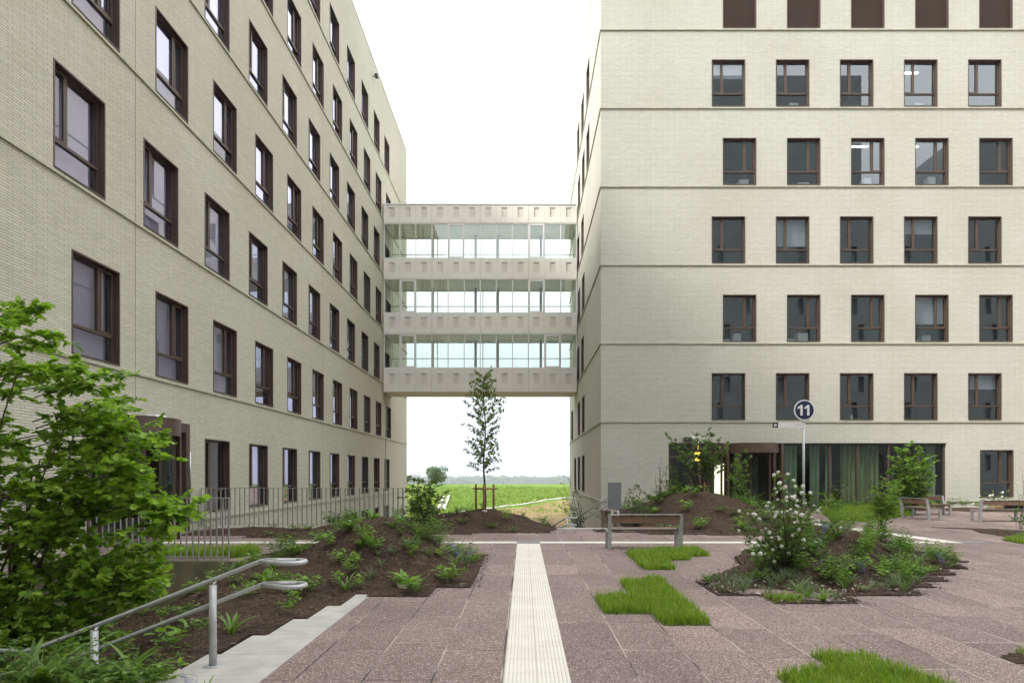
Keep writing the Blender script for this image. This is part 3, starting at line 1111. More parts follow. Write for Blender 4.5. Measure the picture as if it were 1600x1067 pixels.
rdl = revolving_door("revolving_door", lb, LX, 15.35, 1.15, 3.02, -85, 85, .42, 'bronze')
dl = MB()
for (ya, yb) in ((13.9, 14.02), (17.95, 18.15), (16.62, 16.74)):
    dl.box(LX - .28, LX + .03, ya, yb, .02, 3.1)
dl.box(LX - .28, LX + .02, 16.74, 17.95, 2.85, 3.1)
dl.build("door_frame", M['bronze'], lb, lb.location)
dh = MB()
dh.tube([(LX + .1, 18.03, 1.0), (LX + .1, 18.03, 2.3)], .02)
dh.box(LX + .02, LX + .1, 18.01, 18.05, 1.2, 1.24); dh.box(LX + .02, LX + .1, 18.01, 18.05, 2.05, 2.09)
dh.build("handle", M['steel'], lb, lb.location)
dg = MB()
dg.face([(LX - .15, 16.74, .02), (LX - .15, 17.95, .02), (LX - .15, 17.95, 2.85), (LX - .15, 16.74, 2.85)])
dg.build("door_glass", M['glass_door'], lb, lb.location)
lamp = MB()
lamp.bbox(LX + .3, LX + .55, 15.6, 16.1, 3.025, 3.14, .02)
tag(lamp.build("wall_lamp", M['sign_white']), "small white box lamp on top of the bronze drum at the left entrance", "lamp")
cam_box = MB()
yb = 40.3
cam_box.tube([(LX, yb, 27.2), (LX + .22, yb, 27.2)], .03)
cam_box.bbox(LX + .12, LX + .32, yb - .2, yb + .1, 27.1, 27.3, .03)
tag(cam_box.build("security_camera", M['dark_ink']), "small dark security camera high under the roof edge of the left block", "camera")

# ---- right block
RX, RY = 3.67, 30.0
RROOF = 27.5
RX1, RY1 = 34.0, 50.5
rb = empty("office_block", (RX, RY, 0))
tag(rb, "cream brick office block on the right facing the plaza with glazed entrance below", "building")
holes = []
rwins = []
for r in range(1, 7):
    sill = FL0 + FLH * (r - 1) + .06
    odd = r % 2 == 1
    x0 = 8.97 if odd else 9.50
    for k in range(0, 7):
        x = x0 + 3.065 * k
        holes.append((x, x + WW, sill, sill + WH))
        rwins.append((x + WW / 2, sill, odd, r, k))
for k in range(0, 3):
    x = 21.80 + 3.065 * k
    holes.append((x, x + WW, .58, .58 + WH))
    rwins.append((x + WW / 2, .58, False, 0, k))
ENT = (6.91, 20.2, 0.03, 3.15)
holes.append(ENT)
w = MB()
wall_sheet(w, (0, RY, 0), (1, 0, 0), (0, 1, 0), RX, RX1, -1.0, RROOF, holes, .30)
w.build("front_wall", M['brick_y'], rb, rb.location)
sh, swins = [], []
for r in range(0, 7):
    sill = (FL0 + FLH * (r - 1) + .06) if r else .6
    ks = [38.1, 41.15, 44.2] if r == 0 else ([38.1, 41.15, 47.1] if r % 2 else [38.6, 41.7])
    if r >= 5: ks = [35.3] + ks
    for y in ks:
        sh.append((-(y + WW), -y, sill, sill + WH)); swins.append((y + WW / 2, sill, r))
w = MB()
wall_sheet(w, (RX, 0, 0), (0, -1, 0), (1, 0, 0), -RY1, -RY, -4.0, RROOF, sh, .30)
wall_sheet(w, (RX, RY1, 0), (-1, 0, 0), (0, -1, 0), -(RX1 - RX), 0, -4, RROOF, [], .3)
wall_sheet(w, (RX1, 0, 0), (0, 1, 0), (-1, 0, 0), RY, RY1, -1, RROOF, [], .3)
w.build("side_wall", M['brick_xr'], rb, rb.location)
rf = MB()
rf.box(RX + .25, RX1 - .25, RY + .25, RY1 - .25, RROOF - .7, RROOF - .4)
rf.build("roof", M['roof'], rb, rb.location)
cp = MB()
cp.box(RX - .025, RX1, RY - .025, RY + .3, RROOF + .002, RROOF + .06)
cp.box(RX - .025, RX + .3, RY + .3, RY1, RROOF + .002, RROOF + .06)
cp.build("coping", M['ledge'], rb, rb.location)
for r in range(6):
    z = FL0 + FLH * r
    l = MB()
    l.box(RX - .05, RX1, RY - .05, RY - .001, z - .06, z)
    l.box(RX - .05, RX - .001, RY, RY1, z - .06, z)
    l.build("ledge", M['ledge'], rb, rb.location)
l = MB()
l.box(RX - .05, ENT[0], RY - .05, RY - .001, .34, .42)
l.box(RX - .05, RX - .001, RY, RY1, .34, .42)
l.box(ENT[1], RX1, RY - .05, RY - .001, .34, .42)
l.build("ledge", M['ledge'], rb, rb.location)
for x in (5.86, 17.6):
    l = MB(); l.box(x - .007, x + .007, RY - .002, RY - .0005, .4 if x < 7 else 3.2, RROOF); l.build("joint", M['ledge'], rb, rb.location)
it = MB()
for r in range(1, 8):
    z = FL0 + FLH * (r - 1) - .34
    it.box(RX + .302, RX1 - .3, RY + .302, RY + 8, z - .28, z)
it.box(RX + .302, RX + 7, RY + 8, RY1 - .3, 4, 4.2)
it.face([(RX + .3, RY + 8, 0), (RX1 - .3, RY + 8, 0), (RX1 - .3, RY + 8, RROOF - 1), (RX + .3, RY + 8, RROOF - 1)])
it.face([(RX + 4.5, RY + 8, -2), (RX + 4.5, RY1, -2), (RX + 4.5, RY1, RROOF - 1), (RX + 4.5, RY + 8, RROOF - 1)])
xx = 11.7
while xx < RX1:
    it.box(xx - .06, xx + .06, RY + .302, RY + 8, 4.0, RROOF - 1.2); xx += 6.13
it.box(RX + .302, RX1 - .3, RY + .302, RY + 8, -.2, .0)
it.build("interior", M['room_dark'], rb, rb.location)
lights_at = {(5, 2): (.1, .6), (5, 3): (.35, 1.1), (5, 4): (.0, .9), (4, 2): (.6, .9), (4, 3): (.1, .9), (2, 0): (.5, 1.0), (2, 1): (.0, .9), (2, 2): (.2, .9)}
for (x, sill, nl, r, k) in rwins:
    b = None
    if r == 6: b = bl_brown
    elif (r, k) in ((1, 4), (3, 3), (5, 0)): b = bl_top
    elif (r, k) in ((2, 3), (3, 1)): b = bl_half
    place_win(wr_nl if nl else wr_nr, rb, (x, RY, sill), 0, b)
    if (r, k) in lights_at:
        a, ln = lights_at[(r, k)]
        lm = MB()
        z = sill + WH + .62
        lm.box(x - .7 + a, x - .7 + a + ln * 1.3, RY + 1.9, RY + 2.0, z - .05, z)
        lm.build("ceiling_lamp", M['lamp'], rb, rb.location)
for (y, sill, r) in swins:
    place_win(wr_nl, rb, (RX, y, sill), R(-90))

# things on the window sills inside
sill_rng = random.Random(11)
ib_words = ["second", "third", "fourth", "fifth", "top"]
items = [(4, 0, 'box'), (5, 1, 'box'), (5, 3, 'box'), (4, 1, 'box'), (4, 2, 'box'), (4, 3, 'box'), (2, 1, 'box'), (2, 0, 'box'), (2, 3, 'box'), (1, 2, 'bottle')]
desc = {(4, 0): "pale carton behind the lower pane of the leftmost window, fifth storey of the cream block",
        (5, 1): "pale stack of papers behind the second window from the left, sixth storey",
        (5, 3): "pale square carton behind the fourth window from the left, sixth storey",
        (4, 1): "pale carton behind the second window from the left, fifth storey",
        (4, 2): "pale carton behind the third window from the left, fifth storey",
        (4, 3): "large pale carton behind the fourth window from the left, fifth storey",
        (2, 1): "pale clutter of cartons behind the second window from the left, third storey",
        (2, 0): "small pale carton behind the leftmost window, third storey of the cream block",
        (2, 3): "pale monitor shape behind the fourth window from the left, third storey",
        (1, 2): "small pale bottle standing behind the third window, second storey"}
for (r, k, kind) in items:
    xx = [q for q in rwins if q[3] == r and q[4] == k][0]
    m = MB()
    z = xx[1] - .30
    if kind == 'box':
        wdt, hh = sill_rng.uniform(.35, .6), sill_rng.uniform(.35, .65)
        ox = sill_rng.uniform(-.1, .2)
        m.bbox(xx[0] + ox, xx[0] + ox + wdt, RY + .55, RY + .95, xx[1] - .34, xx[1] + hh, .015)
        m.bbox(xx[0] - .55, xx[0] - .55 + wdt * .7, RY + .5, RY + .8, xx[1] - .34, xx[1] + hh * .45, .015)
    else:
        m.tube([(xx[0], RY + .45, xx[1] - .34), (xx[0], RY + .45, xx[1] + .22), (xx[0], RY + .45, xx[1] + .26), (xx[0], RY + .45, xx[1] + .32)], [.06, .06, .025, .025], 10)
    tag(m.build("carton" if kind == 'box' else "bottle", M['sign_white']), desc[(r, k)], "carton" if kind == 'box' else "bottle", "office things behind the windows")

# ---- entrance glazing of the right block
gz = MB()
mull = [6.91, 7.95, 9.05, 9.45, 14.62, 15.96, 17.46, 18.90, 20.12]
for x in mull:
    gz.box(x, x + .08, RY + .10, RY + .22, .03, 3.15)
gz.box(6.91, 20.2, RY + .10, RY + .22, 3.09, 3.15)
gz.box(6.99, 20.12, RY + .10, RY + .22, .03, .12)
gz.box(6.99, 9.05, RY + .105, RY + .215, 2.45, 2.57)
gz.build("entrance_frame", M['bronze'], rb, rb.location)
gg = MB()
gg.face([(6.95, RY + .16, .05), (9.5, RY + .16, .05), (9.5, RY + .16, 3.12), (6.95, RY + .16, 3.12)])
gg.face([(12.4, RY + .16, .05), (20.16, RY + .16, .05), (20.16, RY + .16, 3.12), (12.4, RY + .16, 3.12)])
gg.build("entrance_glass", M['glass_door'], rb, rb.location)
fa = MB()
fa.box(9.53, 9.78, RY - .02, RY + .3, 2.66, 3.148)
fa.box(9.15, 9.53, RY + .05, RY + .3, 2.66, 3.145)
fa.box(12.28, 12.42, RY - .04, RY + .22, .03, 3.148)
fa.box(9.70, 9.80, RY - .04, RY + .22, .03, 2.655)
fa.build("entrance_fascia", M['bronze2'], rb, rb.location)
rdr = revolving_door("revolving_door", rb, 11.02, RY + .55, 1.28, 3.14, 180, 360, .46)
em = MB()
for i in range(9):
    em.box(10.3 + i * .17, 10.42 + i * .17, RY - .735, RY - .73, 2.79, 2.80)
em_o = MB()
em_o.tube([(11.35, RY - .76, 2.80), (11.45, RY - .79, 2.78), (11.55, RY - .79, 2.78), (11.65, RY - .75, 2.80)], .025, 8)
em_o.build("door_sensor", M['dark_ink'], rb, rb.location)


def curtain(x0, x1, y, z0, z1, amp, wl_, mat):
    c = MB()
    n = int((x1 - x0) / .045)
    pts = []
    for i in range(n + 1):
        x = x0 + (x1 - x0) * i / n
        pts.append((x, y + amp * math.sin(2 * math.pi * x / wl_ + .8 * math.sin(x * 3.1)) + .3 * amp * math.sin(x * 31)))
    for i in range(n):
        c.face([(*pts[i], z0), (*pts[i + 1], z0), (*pts[i + 1], z1), (*pts[i], z1)], 0, True)
    return c.build("curtain", mat, rb, rb.location)


curtain(12.55, 13.3, RY + .55, .06, 3.05, .07, .21, M['curtain_pale'])
curtain(13.9, 14.4, RY + .6, .06, 3.05, .06, .24, M['curtain_pale'])
curtain(15.35, 17.3, RY + .55, .06, 3.05, .08, .23, M['curtain'])
curtain(10.9, 12.1, RY + 2.4, .06, 2.9, .08, .25, M['curtain_pale'])
curtain(14.68, 15.0, RY + .6, .06, 3.05, .06, .2, M['curtain_pale'])
curtain(19.6, 20.1, RY + .6, .06, 3.05, .06, .22, M['curtain_pale'])
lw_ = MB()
lw_.box(10.8, 11.3, RY + 5.5, RY + 5.6, .45, 2.25)  # self-glowing strip standing in for the bright lobby
lw_.build("glow_lobby_wall", M['glow_room'], rb, rb.location)
al = MB()
al.bbox(9.32, 9.62, RY + 4.0, RY + 4.3, 2.40, 2.85, .03)
al.tube([(9.47, RY + 4.15, 2.85), (9.47, RY + 4.15, 3.6)], .01, 6)
al.build("hanging_lamp", M['amber'], rb, rb.location)
li = MB()
li.box(9.72, 9.92, RY + 5.0, RY + 5.1, 0.0, 2.3)
li.build("lobby_pillar", M['sign_white'], rb, rb.location)
wl_box = MB()
wl_box.bbox(7.62, 7.98, RY - .22, RY - .002, 3.22, 3.42, .02)
wl_box.bbox(7.99, 8.35, RY - .2, RY - .002, 3.30, 3.44, .02, 1)
tag(wl_box.build("wall_lamp", [M['dark_ink'], M['sign_white']]), "black and white box lamp on the brick above the small entrance door", "lamp")

# ---- bridge between the blocks
BY0, BY1 = 43.0, 45.9
br = empty("footbridge", ((LX + RX) / 2, BY0, 0))
tag(br, "three storey enclosed footbridge of beige panels and glass spanning between both blocks", "bridge")
BX0, BX1 = LX + .06, RX - .06
bands = [(7.31, 8.90), (11.30, 12.68), (15.06, 16.42), (18.88, 20.12)]
gl = [(8.90, 11.30), (12.68, 15.06), (16.42, 18.88)]
NM = 12
mw = (BX1 - BX0) / NM
for (z0, z1) in bands:
    m = MB()
    hs = []
    for k in range(NM):
        cx = BX0 + mw * (k + .5)
        zc = z0 + (z1 - z0) * .56
        hs.append((cx - .19, cx + .19, zc - .32, zc + .36))
    wall_sheet(m, (0, BY0, 0), (1, 0, 0), (0, 1, 0), BX0, BX1, z0, z1, hs, .05)
    for h in hs:
        m.face([(h[0], BY0 + .05, h[2]), (h[1], BY0 + .05, h[2]), (h[1], BY0 + .05, h[3]), (h[0], BY0 + .05, h[3])], 1)
    m.face([(BX0, BY0, z1), (BX1, BY0, z1), (BX1, BY1, z1), (BX0, BY1, z1)])
    m.face([(BX0, BY1, z0), (BX1, BY1, z0), (BX1, BY0, z0), (BX0, BY0, z0)])
    m.face([(BX1, BY1, z0), (BX0, BY1, z0), (BX0, BY1, z1), (BX1, BY1, z1)])
    po = m.build("panel_band", [M['panel'], M['panel_shade']], br, br.location)
    jn = MB()
    for k in range(1, NM):
        wj = .012 if k % 3 == 0 else .004
        jn.box(BX0 + mw * k - wj, BX0 + mw * k + wj, BY0 - .002, BY0 - .0005, z0, z1)
    jo = jn.build("panel_joint", M['concrete'] , po)
    for v in jo.data.vertices: v.co -= br.location
cop = MB()
cop.box(BX0, BX1, BY0 - .04, BY1 + .04, 20.122, 20.20)
cop.build("coping", M['sign_white'], br, br.location)
open_at = [(1, 10), (1, 9), (4, 9)]
for (z0, z1), ops in zip(gl, open_at):
    for side in (0, 1):
        y = BY0 + .05 if side == 0 else BY1 - .09
        f = MB()
        f.box(BX0, BX1, y - .03, y + .07, z0 + .002, z0 + .08)
        f.box(BX0, BX1, y - .03, y + .07, z1 - .07, z1 - .002)
        for k in range(0, NM + 1, 1 if side == 0 else 3):
            xk = min(max(BX0 + mw * k, BX0 + .03), BX1 - .03)
            f.box(xk - .028, xk + .028, y, y + .06, z0 + .08, z1 - .07)
        if side == 0:
            for k in ops:
                a, b_ = BX0 + mw * k + .03, BX0 + mw * (k + 1) - .03
                for q in ((a, a + .09, z0 + .08, z1 - .07), (b_ - .09, b_, z0 + .08, z1 - .07)):
                    f.box(q[0], q[1], y - .025, y + .05, q[2], q[3])
                f.box(a + .09, b_ - .09, y - .025, y + .05, z0 + .08, z0 + .17)
                f.box(a + .09, b_ - .09, y - .025, y + .05, z1 - .16, z1 - .07)
        fo = f.build("window_band", M['white_frame'], br, br.location)
        g = MB()
        g.face([(BX0, y + .03, z0 + .01), (BX1, y + .03, z0 + .01), (BX1, y + .03, z1 - .01), (BX0, y + .03, z1 - .01)])
        go = g.build("pane", M['glass_bridge'], fo)
        for v in go.data.vertices: v.co -= br.location
    rl = MB()
    zr = z0 + 1.15
    for yy in (BY1 - .35,):
        rl.tube([(BX0, yy, zr), (BX1, yy, zr)], .03, 6)
    for x in (-6.6, -3.5, -1.9, 1.2):
        rl.box(x - .09, x + .09, BY1 - .75, BY1 - .57, z0, z1)
    rl.build("inner_railing", M['grey_paint'], br, br.location)

# ---- block behind the viewer, present in the photo as the reflection in the panes
ob = empty("opposite_block", (5, -24, 0))
tag(ob, "blue grey block with narrow dark window slots, seen only mirrored in the window panes", "building")
holes = []
for r in range(9):
    for k in range(37):
        x = -28 + 3.6 * k + (.9 if r % 2 else 0)
        holes.append((x, x + .8, 2.2 + 3.5 * r, 4.3 + 3.5 * r))
m = MB()
wall_sheet(m, (0, -24, 0), (-1, 0, 0), (0, -1, 0), -110, 30, -1.6, 37, [(-h[1], -h[0], h[2], h[3]) for h in holes], .3)
m.box(-29.9, 109.9, -40, -24.6, -1.6, 37)
m.box(24, 46, -46, -25.2, 37.002, 56)
m.box(62, 100, -46, -25.2, 37.002, 50)
m.build("wall", M['facade_blue'], ob, ob.location)

for p in PROTOS:
    for ch in list(p.children): bpy.data.objects.remove(ch)
    bpy.data.objects.remove(p)
# ---------------------------------------------------------------- garden walls, railings, handrails
rw = MB()
rw.box(-9.69, -5.56, 11.78, 11.997, -1.6, 0.02)
rw.box(-5.56, -5.36, 11.78, 12.9, -1.6, 0.02)
tag(rw.build("retaining_wall", M['concrete_old']), "low mossy concrete retaining wall under the near grey railing at left", "wall")


def railing(label, x0, x1, y, z0, z1, step, wbar, group, barrot=42):
    root = empty("railing", ((x0 + x1) / 2, y, z0))
    tag(root, label, "railing", group)
    o = root.location
    a = MB(); a.box(x0, x1, y - .03, y + .03, z1 - .012, z1); a.build("top_rail", M['grey_paint'], root, o)
    a = MB(); a.box(x0, x1, y - .025, y + .025, z0 + .06, z0 + .072); a.build("bottom_rail", M['grey_paint'], root, o)
    n = int((x1 - x0) / step)
    proto = None
    for k in range(n + 1):
        x = x0 + .006 + (x1 - x0 - .012) * k / n
        if proto is None:
            b = MB(); b.box(-.006, .006, -wbar / 2, wbar / 2, .0, z1 - .012 - z0)
            proto = b.build("bar", M['grey_paint'], root, loc=(x - o.x, 0, 0))
            proto.rotation_euler = (0, 0, R(barrot))
        else:
            c = proto.copy(); COL.objects.link(c); c.parent = root; c.location = (x - o.x, 0, 0)
    return root


railing("near grey steel railing of upright flat bars on the mossy retaining wall", -9.6, -5.60, 11.9, 0.02, 1.21, 0.112, .072, "grey bar railings")
railing("far grey steel railing of thin upright bars running in front of the left block", LX + .05, -3.62, 18.75, 0.12, 1.25, 0.142, .066, "grey bar railings")


def handrail(label, y, xe, ze, drop_x, slope, xl, posts, low):
    """sloping double handrail with hairpin ends; posts: list of (x, base z)"""
    root = empty("handrail", (posts[0][0], y, posts[0][1]))
    tag(root, label, "handrail", "galvanised stair handrails")
    o = root.location
    r = .0200
    for k, dz in enumerate((0, -low)):
        m = MB()
        z = ze + dz
        xk = drop_x + (.02 if k else 0)
        pts = []
        # hairpin loop, level, open towards the stair
        n = 10
        wl_ = .10
        pts.append((xk, y, z))
        pts.append((xe - wl_, y, z + .0))
        for i in range(n + 1):
            a = R(90 - 180 * i / n)
            pts.append((xe - wl_ + wl_ * math.cos(a), y - wl_ + wl_ * math.sin(a), z))
        pts.append((xk + .25, y - 2 * wl_, z)); pts.append((xk + .08, y - wl_ * 1.2, z)); pts.append((xk - .02, y - .03, z - .01))
        m.tube(pts, r, 10)
        zl = z - (xk - xl) * slope
        m.tube([(xk + .03, y, z), (xk - .02, y, z - .004), (xk - .06, y, z - .02), (xl + .05, y, zl + .012), (xl, y, zl), (xl - .06, y, zl - .008), (xl - 1.6, y, zl - .008)], r, 10)
        m.build("rail", M['galv'], root, o)
    for (x, zb) in posts:
        p = MB()
        zt = ze - max(0, drop_x - x) * slope - .045
        p.tube([(x, y - .05, zb), (x, y - .05, zt)], .031, 12)
        p.tube([(x, y - .05, zb + .0), (x, y - .05, zb + .012)], .075, 12)
        for dz in (0, -low):
            zz = ze - max(0, drop_x - x) * slope + dz
            p.tube([(x, y - .05, zz - .05), (x, y - .03, zz - .035), (x, y, zz - .02)], .012, 6)
        p.build("post", M['galv'], root, o)
    return root


HY = 5.45
handrail("galvanised double handrail sloping down beside the concrete edge in the left foreground", HY, -1.87, .905, -2.26, .385, -4.28, [(-2.68, 0.0), (-3.70, -.75)], .20)

# handrails of the back stairs
def back_rail(label, x, y, z):
    root = empty("handrail", (x, y, 0))
    tag(root, label, "handrail", "galvanised stair handrails")
    for dz in (0, -.22):
        m = MB()
        m.tube([(x + .32, y, z + dz), (x - .02, y, z + dz), (x - .06, y + .02, z + dz - .02), (x - .45, y + .5, z + dz - .32), (x - .9, y + 1.1, z + dz - .7)], .024, 8)
        m.build("rail", M['galv'], root, root.location)
    p = MB(); p.tube([(x, y - .04, -.3), (x, y - .04, z - .02)], .032, 10)
    p.build("post", M['galv'], root, root.location)


back_rail("short galvanised handrail end rising behind the soil mound right of the staked tree", 1.35, 19.9, .27)
back_rail("galvanised handrail end beside the grey panel behind the middle bench", 2.75, 19.6, .98)

# grey metal panel behind the bench
gpnl = empty("info_panel", (2.73, 18.9, 0))
tag(gpnl, "upright grey metal panel on a post behind the left end of the middle bench", "panel")
m = MB(); m.bbox(2.53, 2.93, 18.88, 18.98, .62, 1.43, .012); m.build("panel", simple("panel_grey", (.22, .235, .25), .4, .3, var=.05), gpnl, gpnl.location)
m = MB(); m.tube([(2.62, 18.93, -.1), (2.66, 18.93, .62)], .035, 8); m.tube([(2.85, 18.93, -.1), (2.83, 18.93, .62)], .035, 8); m.build("leg", M['galv'], gpnl, gpnl.location)
m = MB()
for z in (.30, .42, .54): m.tube([(2.6, 18.86, z), (2.86, 18.86, z)], .012, 6)
m.build("brace", M['galv'], gpnl, gpnl.location)

# ---------------------------------------------------------------- benches
def make_bench():
    root = empty("bench", (0, 0, 0))
    tag(root, "bench", "bench", "wood and steel benches on the plaza")
    L = 1.66
    for sx in (-1, 1):
        xc = sx * (L / 2 - .045)
        f = MB()
        # rear upright, slightly raked, tapering
        y0, y1 = 0.0, 0.075
        f.prism([(xc - .045, y0), (xc + .045, y0), (xc + .045, y0 + .13), (xc - .045, y0 + .13)], 0.0, .012)
        def slab(p0, p1, w, dep0, dep1):
            b = len(f.v)
            for (p, dp) in ((p0, dep0), (p1, dep1)):
                f.v += [(xc - w / 2, p[0], p[1]), (xc + w / 2, p[0], p[1]), (xc + w / 2, p[0] + dp, p[1]), (xc - w / 2, p[0] + dp, p[1])]
            for q in ((0, 3, 2, 1), (4, 5, 6, 7), (0, 1, 5, 4), (1, 2, 6, 5), (2, 3, 7, 6), (3, 0, 4, 7)):
                f.f.append(tuple(b + i for i in q)); f.m.append(0); f.smooth.append(False)
        slab((.012, .012), (.0, .42), .075, .10, .09)
        slab((.0, .42), (-.045, .755), .075, .09, .05)
        slab((.43, .0), (.43, .36), .07, .07, .08)          # front leg
        slab((.085, .345), (.085, .40), .07, .44, .44)       # seat bearer
        f.build("leg_frame", M['galv'], root)
    s = MB()
    for k in range(4):
        s.bbox(-L / 2 + .085, L / 2 - .085, .085 + k * .112, .085 + k * .112 + .104, .402, .442, .006)
    s.build("seat", M['wood_bench'], root)
    b = MB()
    b.box(-L / 2 + .085, L / 2 - .085, -.012, .02, .575, .735)
    bo = b.build("backrest", M['wood_bench'], root)
    c = MB()
    c.box(-L / 2 + .02, L / 2 - .02, -.05, .012, .757, .775)
    c.box(-L / 2 + .085, L / 2 - .085, .062, .084, .425, .446)
    c.build("cap_rail", M['galv'], root)
    return root


b0 = make_bench()
b0.location = (2.67, 13.8, 0.004)
b0['label'] = "steel framed bench with its back to the viewer beside a grass patch in mid plaza"
for (x, y, a, lab) in ((14.43, 23.25, -90, "right bench set end-on, the nearer of the close pair beside the green bush"),
                       (16.55, 26.0, 178, "bench at right facing the viewer, the farther of the close pair near the glass front"),
                       (16.75, 21.9, 0, "rightmost bench, with its back to the viewer and a black bag on its seat")):
    c = copy_tree(b0)
    c.location = (x, y, .004); c.rotation_euler = (0, 0, R(a))
    c['label'] = lab
bg = MB()
n = 14
for i in range(n):
    x0 = 16.92 + .62 * i / n; x1 = 16.92 + .62 * (i + 1) / n
    h0 = .20 + .035 * math.sin(i * 1.7) + .03 * math.sin(i * .6); h1 = .20 + .035 * math.sin((i + 1) * 1.7) + .03 * math.sin((i + 1) * .6)
    if i == 0: h0 = .10
    if i == n - 1: h1 = .11
    ring = lambda x, h: [(x, 22.02, .448), (x, 22.00, .448 + h * .6), (x, 22.07, .448 + h), (x, 22.22, .448 + h), (x, 22.3, .448 + h * .6), (x, 22.28, .448)]
    a, b = ring(x0, h0), ring(x1, h1)
    for k in range(6):
        bg.face([a[k], b[k], b[(k + 1) % 6], a[(k + 1) % 6]], 0, True)
    if i == 0: bg.face(a)
    if i == n - 1: bg.face(b[::-1])
bg.tube([(17.0, 22.1, .64), (17.1, 22.08, .72), (17.3, 22.08, .72), (17.42, 22.1, .64)], .012, 6)
tag(bg.build("bag", M['black_fabric']), "black holdall lying on the seat of the rightmost bench", "bag")
cb = MB(); cb.bbox(16.58, 16.90, 22.08, 22.32, .448, .54, .006)
tag(cb.build("cardboard_box", M['card']), "flat brown cardboard box on the rightmost bench beside the black bag", "box")
cu = MB(); cu.tube([(16.68, 22.2, .542), (16.68, 22.2, .68), (16.68, 22.2, .70)], [.045, .055, .057], 12)
tag(cu.build("paper_cup", M['cup']), "blue cup standing on the cardboard box on the rightmost bench", "cup")
bk = MB()
bk.bbox(17.62, 17.98, 20.7, 21.0, .015, .46, .09)
bk.bbox(17.68, 17.92, 20.62, 20.70, .05, .28, .03)
tag(bk.build("backpack", M['dark_ink']), "dark backpack on the ground in front of the rightmost bench end", "backpack")

# ---------------------------------------------------------------- sign 11
SX, SY = pt(1255.5, 741, 21.5).x, 21.5
sg = empty("sign_post", (SX, SY, 0))
tag(sg, "slim steel sign post carrying the round navy number 11 and a white arrow arm", "sign")
m = MB(); m.tube([(SX, SY, 0), (SX, SY, 3.5)], .042, 14); m.tube([(SX, SY, 0), (SX, SY, .02)], .11, 14)
m.build("post", M['galv'], sg, sg.location)
cz = EYE + (741 - 641) * SY / F
rad = 16.2 * SY / F
def disc(r, y0, y1, mat, name, parent, org):
    d = MB()
    n = 40
    ring = [(SX + r * math.cos(2 * math.pi * i / n), cz + r * math.sin(2 * math.pi * i / n)) for i in range(n)]
    d.face([(x, y0, z) for x, z in ring]); d.face([(x, y1, z) for x, z in reversed(ring)])
    for i in range(n):
        j = (i + 1) % n
        d.face([(ring[i][0], y1, ring[i][1]), (ring[j][0], y1, ring[j][1]), (ring[j][0], y0, ring[j][1]), (ring[i][0], y0, ring[i][1])])
    return d.build(name, mat, parent, org)
dd = disc(rad, SY - .075, SY - .045, M['sign_white'], "disc", sg, sg.location)
dn = disc(rad * .885, SY - .079, SY - .0752, M['navy'], "disc_face", dd, (0, 0, 0))
for v in dn.data.vertices: v.co -= sg.location
dgm = MB()
H = rad * 1.02
for k in (-1, 1):
    cx = SX + k * rad * .325 + rad * .03
    st_ = rad * .115
    P = [(cx + st_, -H / 2), (cx + st_, H / 2), (cx - st_ * .5, H / 2), (cx - st_ * 3.2, H * .27), (cx - st_ * 3.2, H * .08), (cx - st_, H * .20), (cx - st_, -H / 2)]
    f = [(x, SY - .082, cz + z) for x, z in P]
    dgm.face(f)
    dgm.face([(x, SY - .0795, z) for x, y, z in reversed(f)])
do = dgm.build("digits", M['sign_white'], dd, (0, 0, 0))
for v in do.data.vertices: v.co -= sg.location
az = EYE + (741 - 664) * SY / F
m = MB()
aw = .085
x0 = SX - 1.07
m.box(x0 + .19, SX - .03, SY - .03, SY - .012, az - aw, az + aw)
ao = m.build("arm", M['sign_white'], sg, sg.location)
m = MB(); m.box(x0, x0 + .188, SY - .031, SY - .011, az - aw, az + aw)
a2 = m.build("arrow_tile", M['dark_ink'], ao, (0, 0, 0))
for v in a2.data.vertices: v.co -= sg.location
m = MB()
yy = SY - .033
m.face([(x0 + .035, yy, az), (x0 + .095, yy, az - .06), (x0 + .095, yy, az + .06)])
m.face([(x0 + .095, yy, az - .02), (x0 + .155, yy, az - .02), (x0 + .155, yy, az + .02), (x0 + .095, yy, az + .02)])
a3 = m.build("arrow", M['sign_white'], ao, (0, 0, 0))
for v in a3.data.vertices: v.co -= sg.location
m = MB()
for (xa, xb) in ((.80, .825), (.835, .875), (.885, .91), (.92, .95), (.96, .985)):
    m.box(x0 + xa, x0 + xb - .004, SY - .032, SY - .0302, az - .02, az - .012)
    m.box(x0 + xa, x0 + xa + .007, SY - .032, SY - .0302, az - .012, az + .018)
    m.box(x0 + xa + .009, x0 + xb - .004, SY - .032, SY - .0302, az + .008, az + .016)
a4 = m.build("small_lettering", M['dark_ink'], ao, (0, 0, 0))
for v in a4.data.vertices: v.co -= sg.location

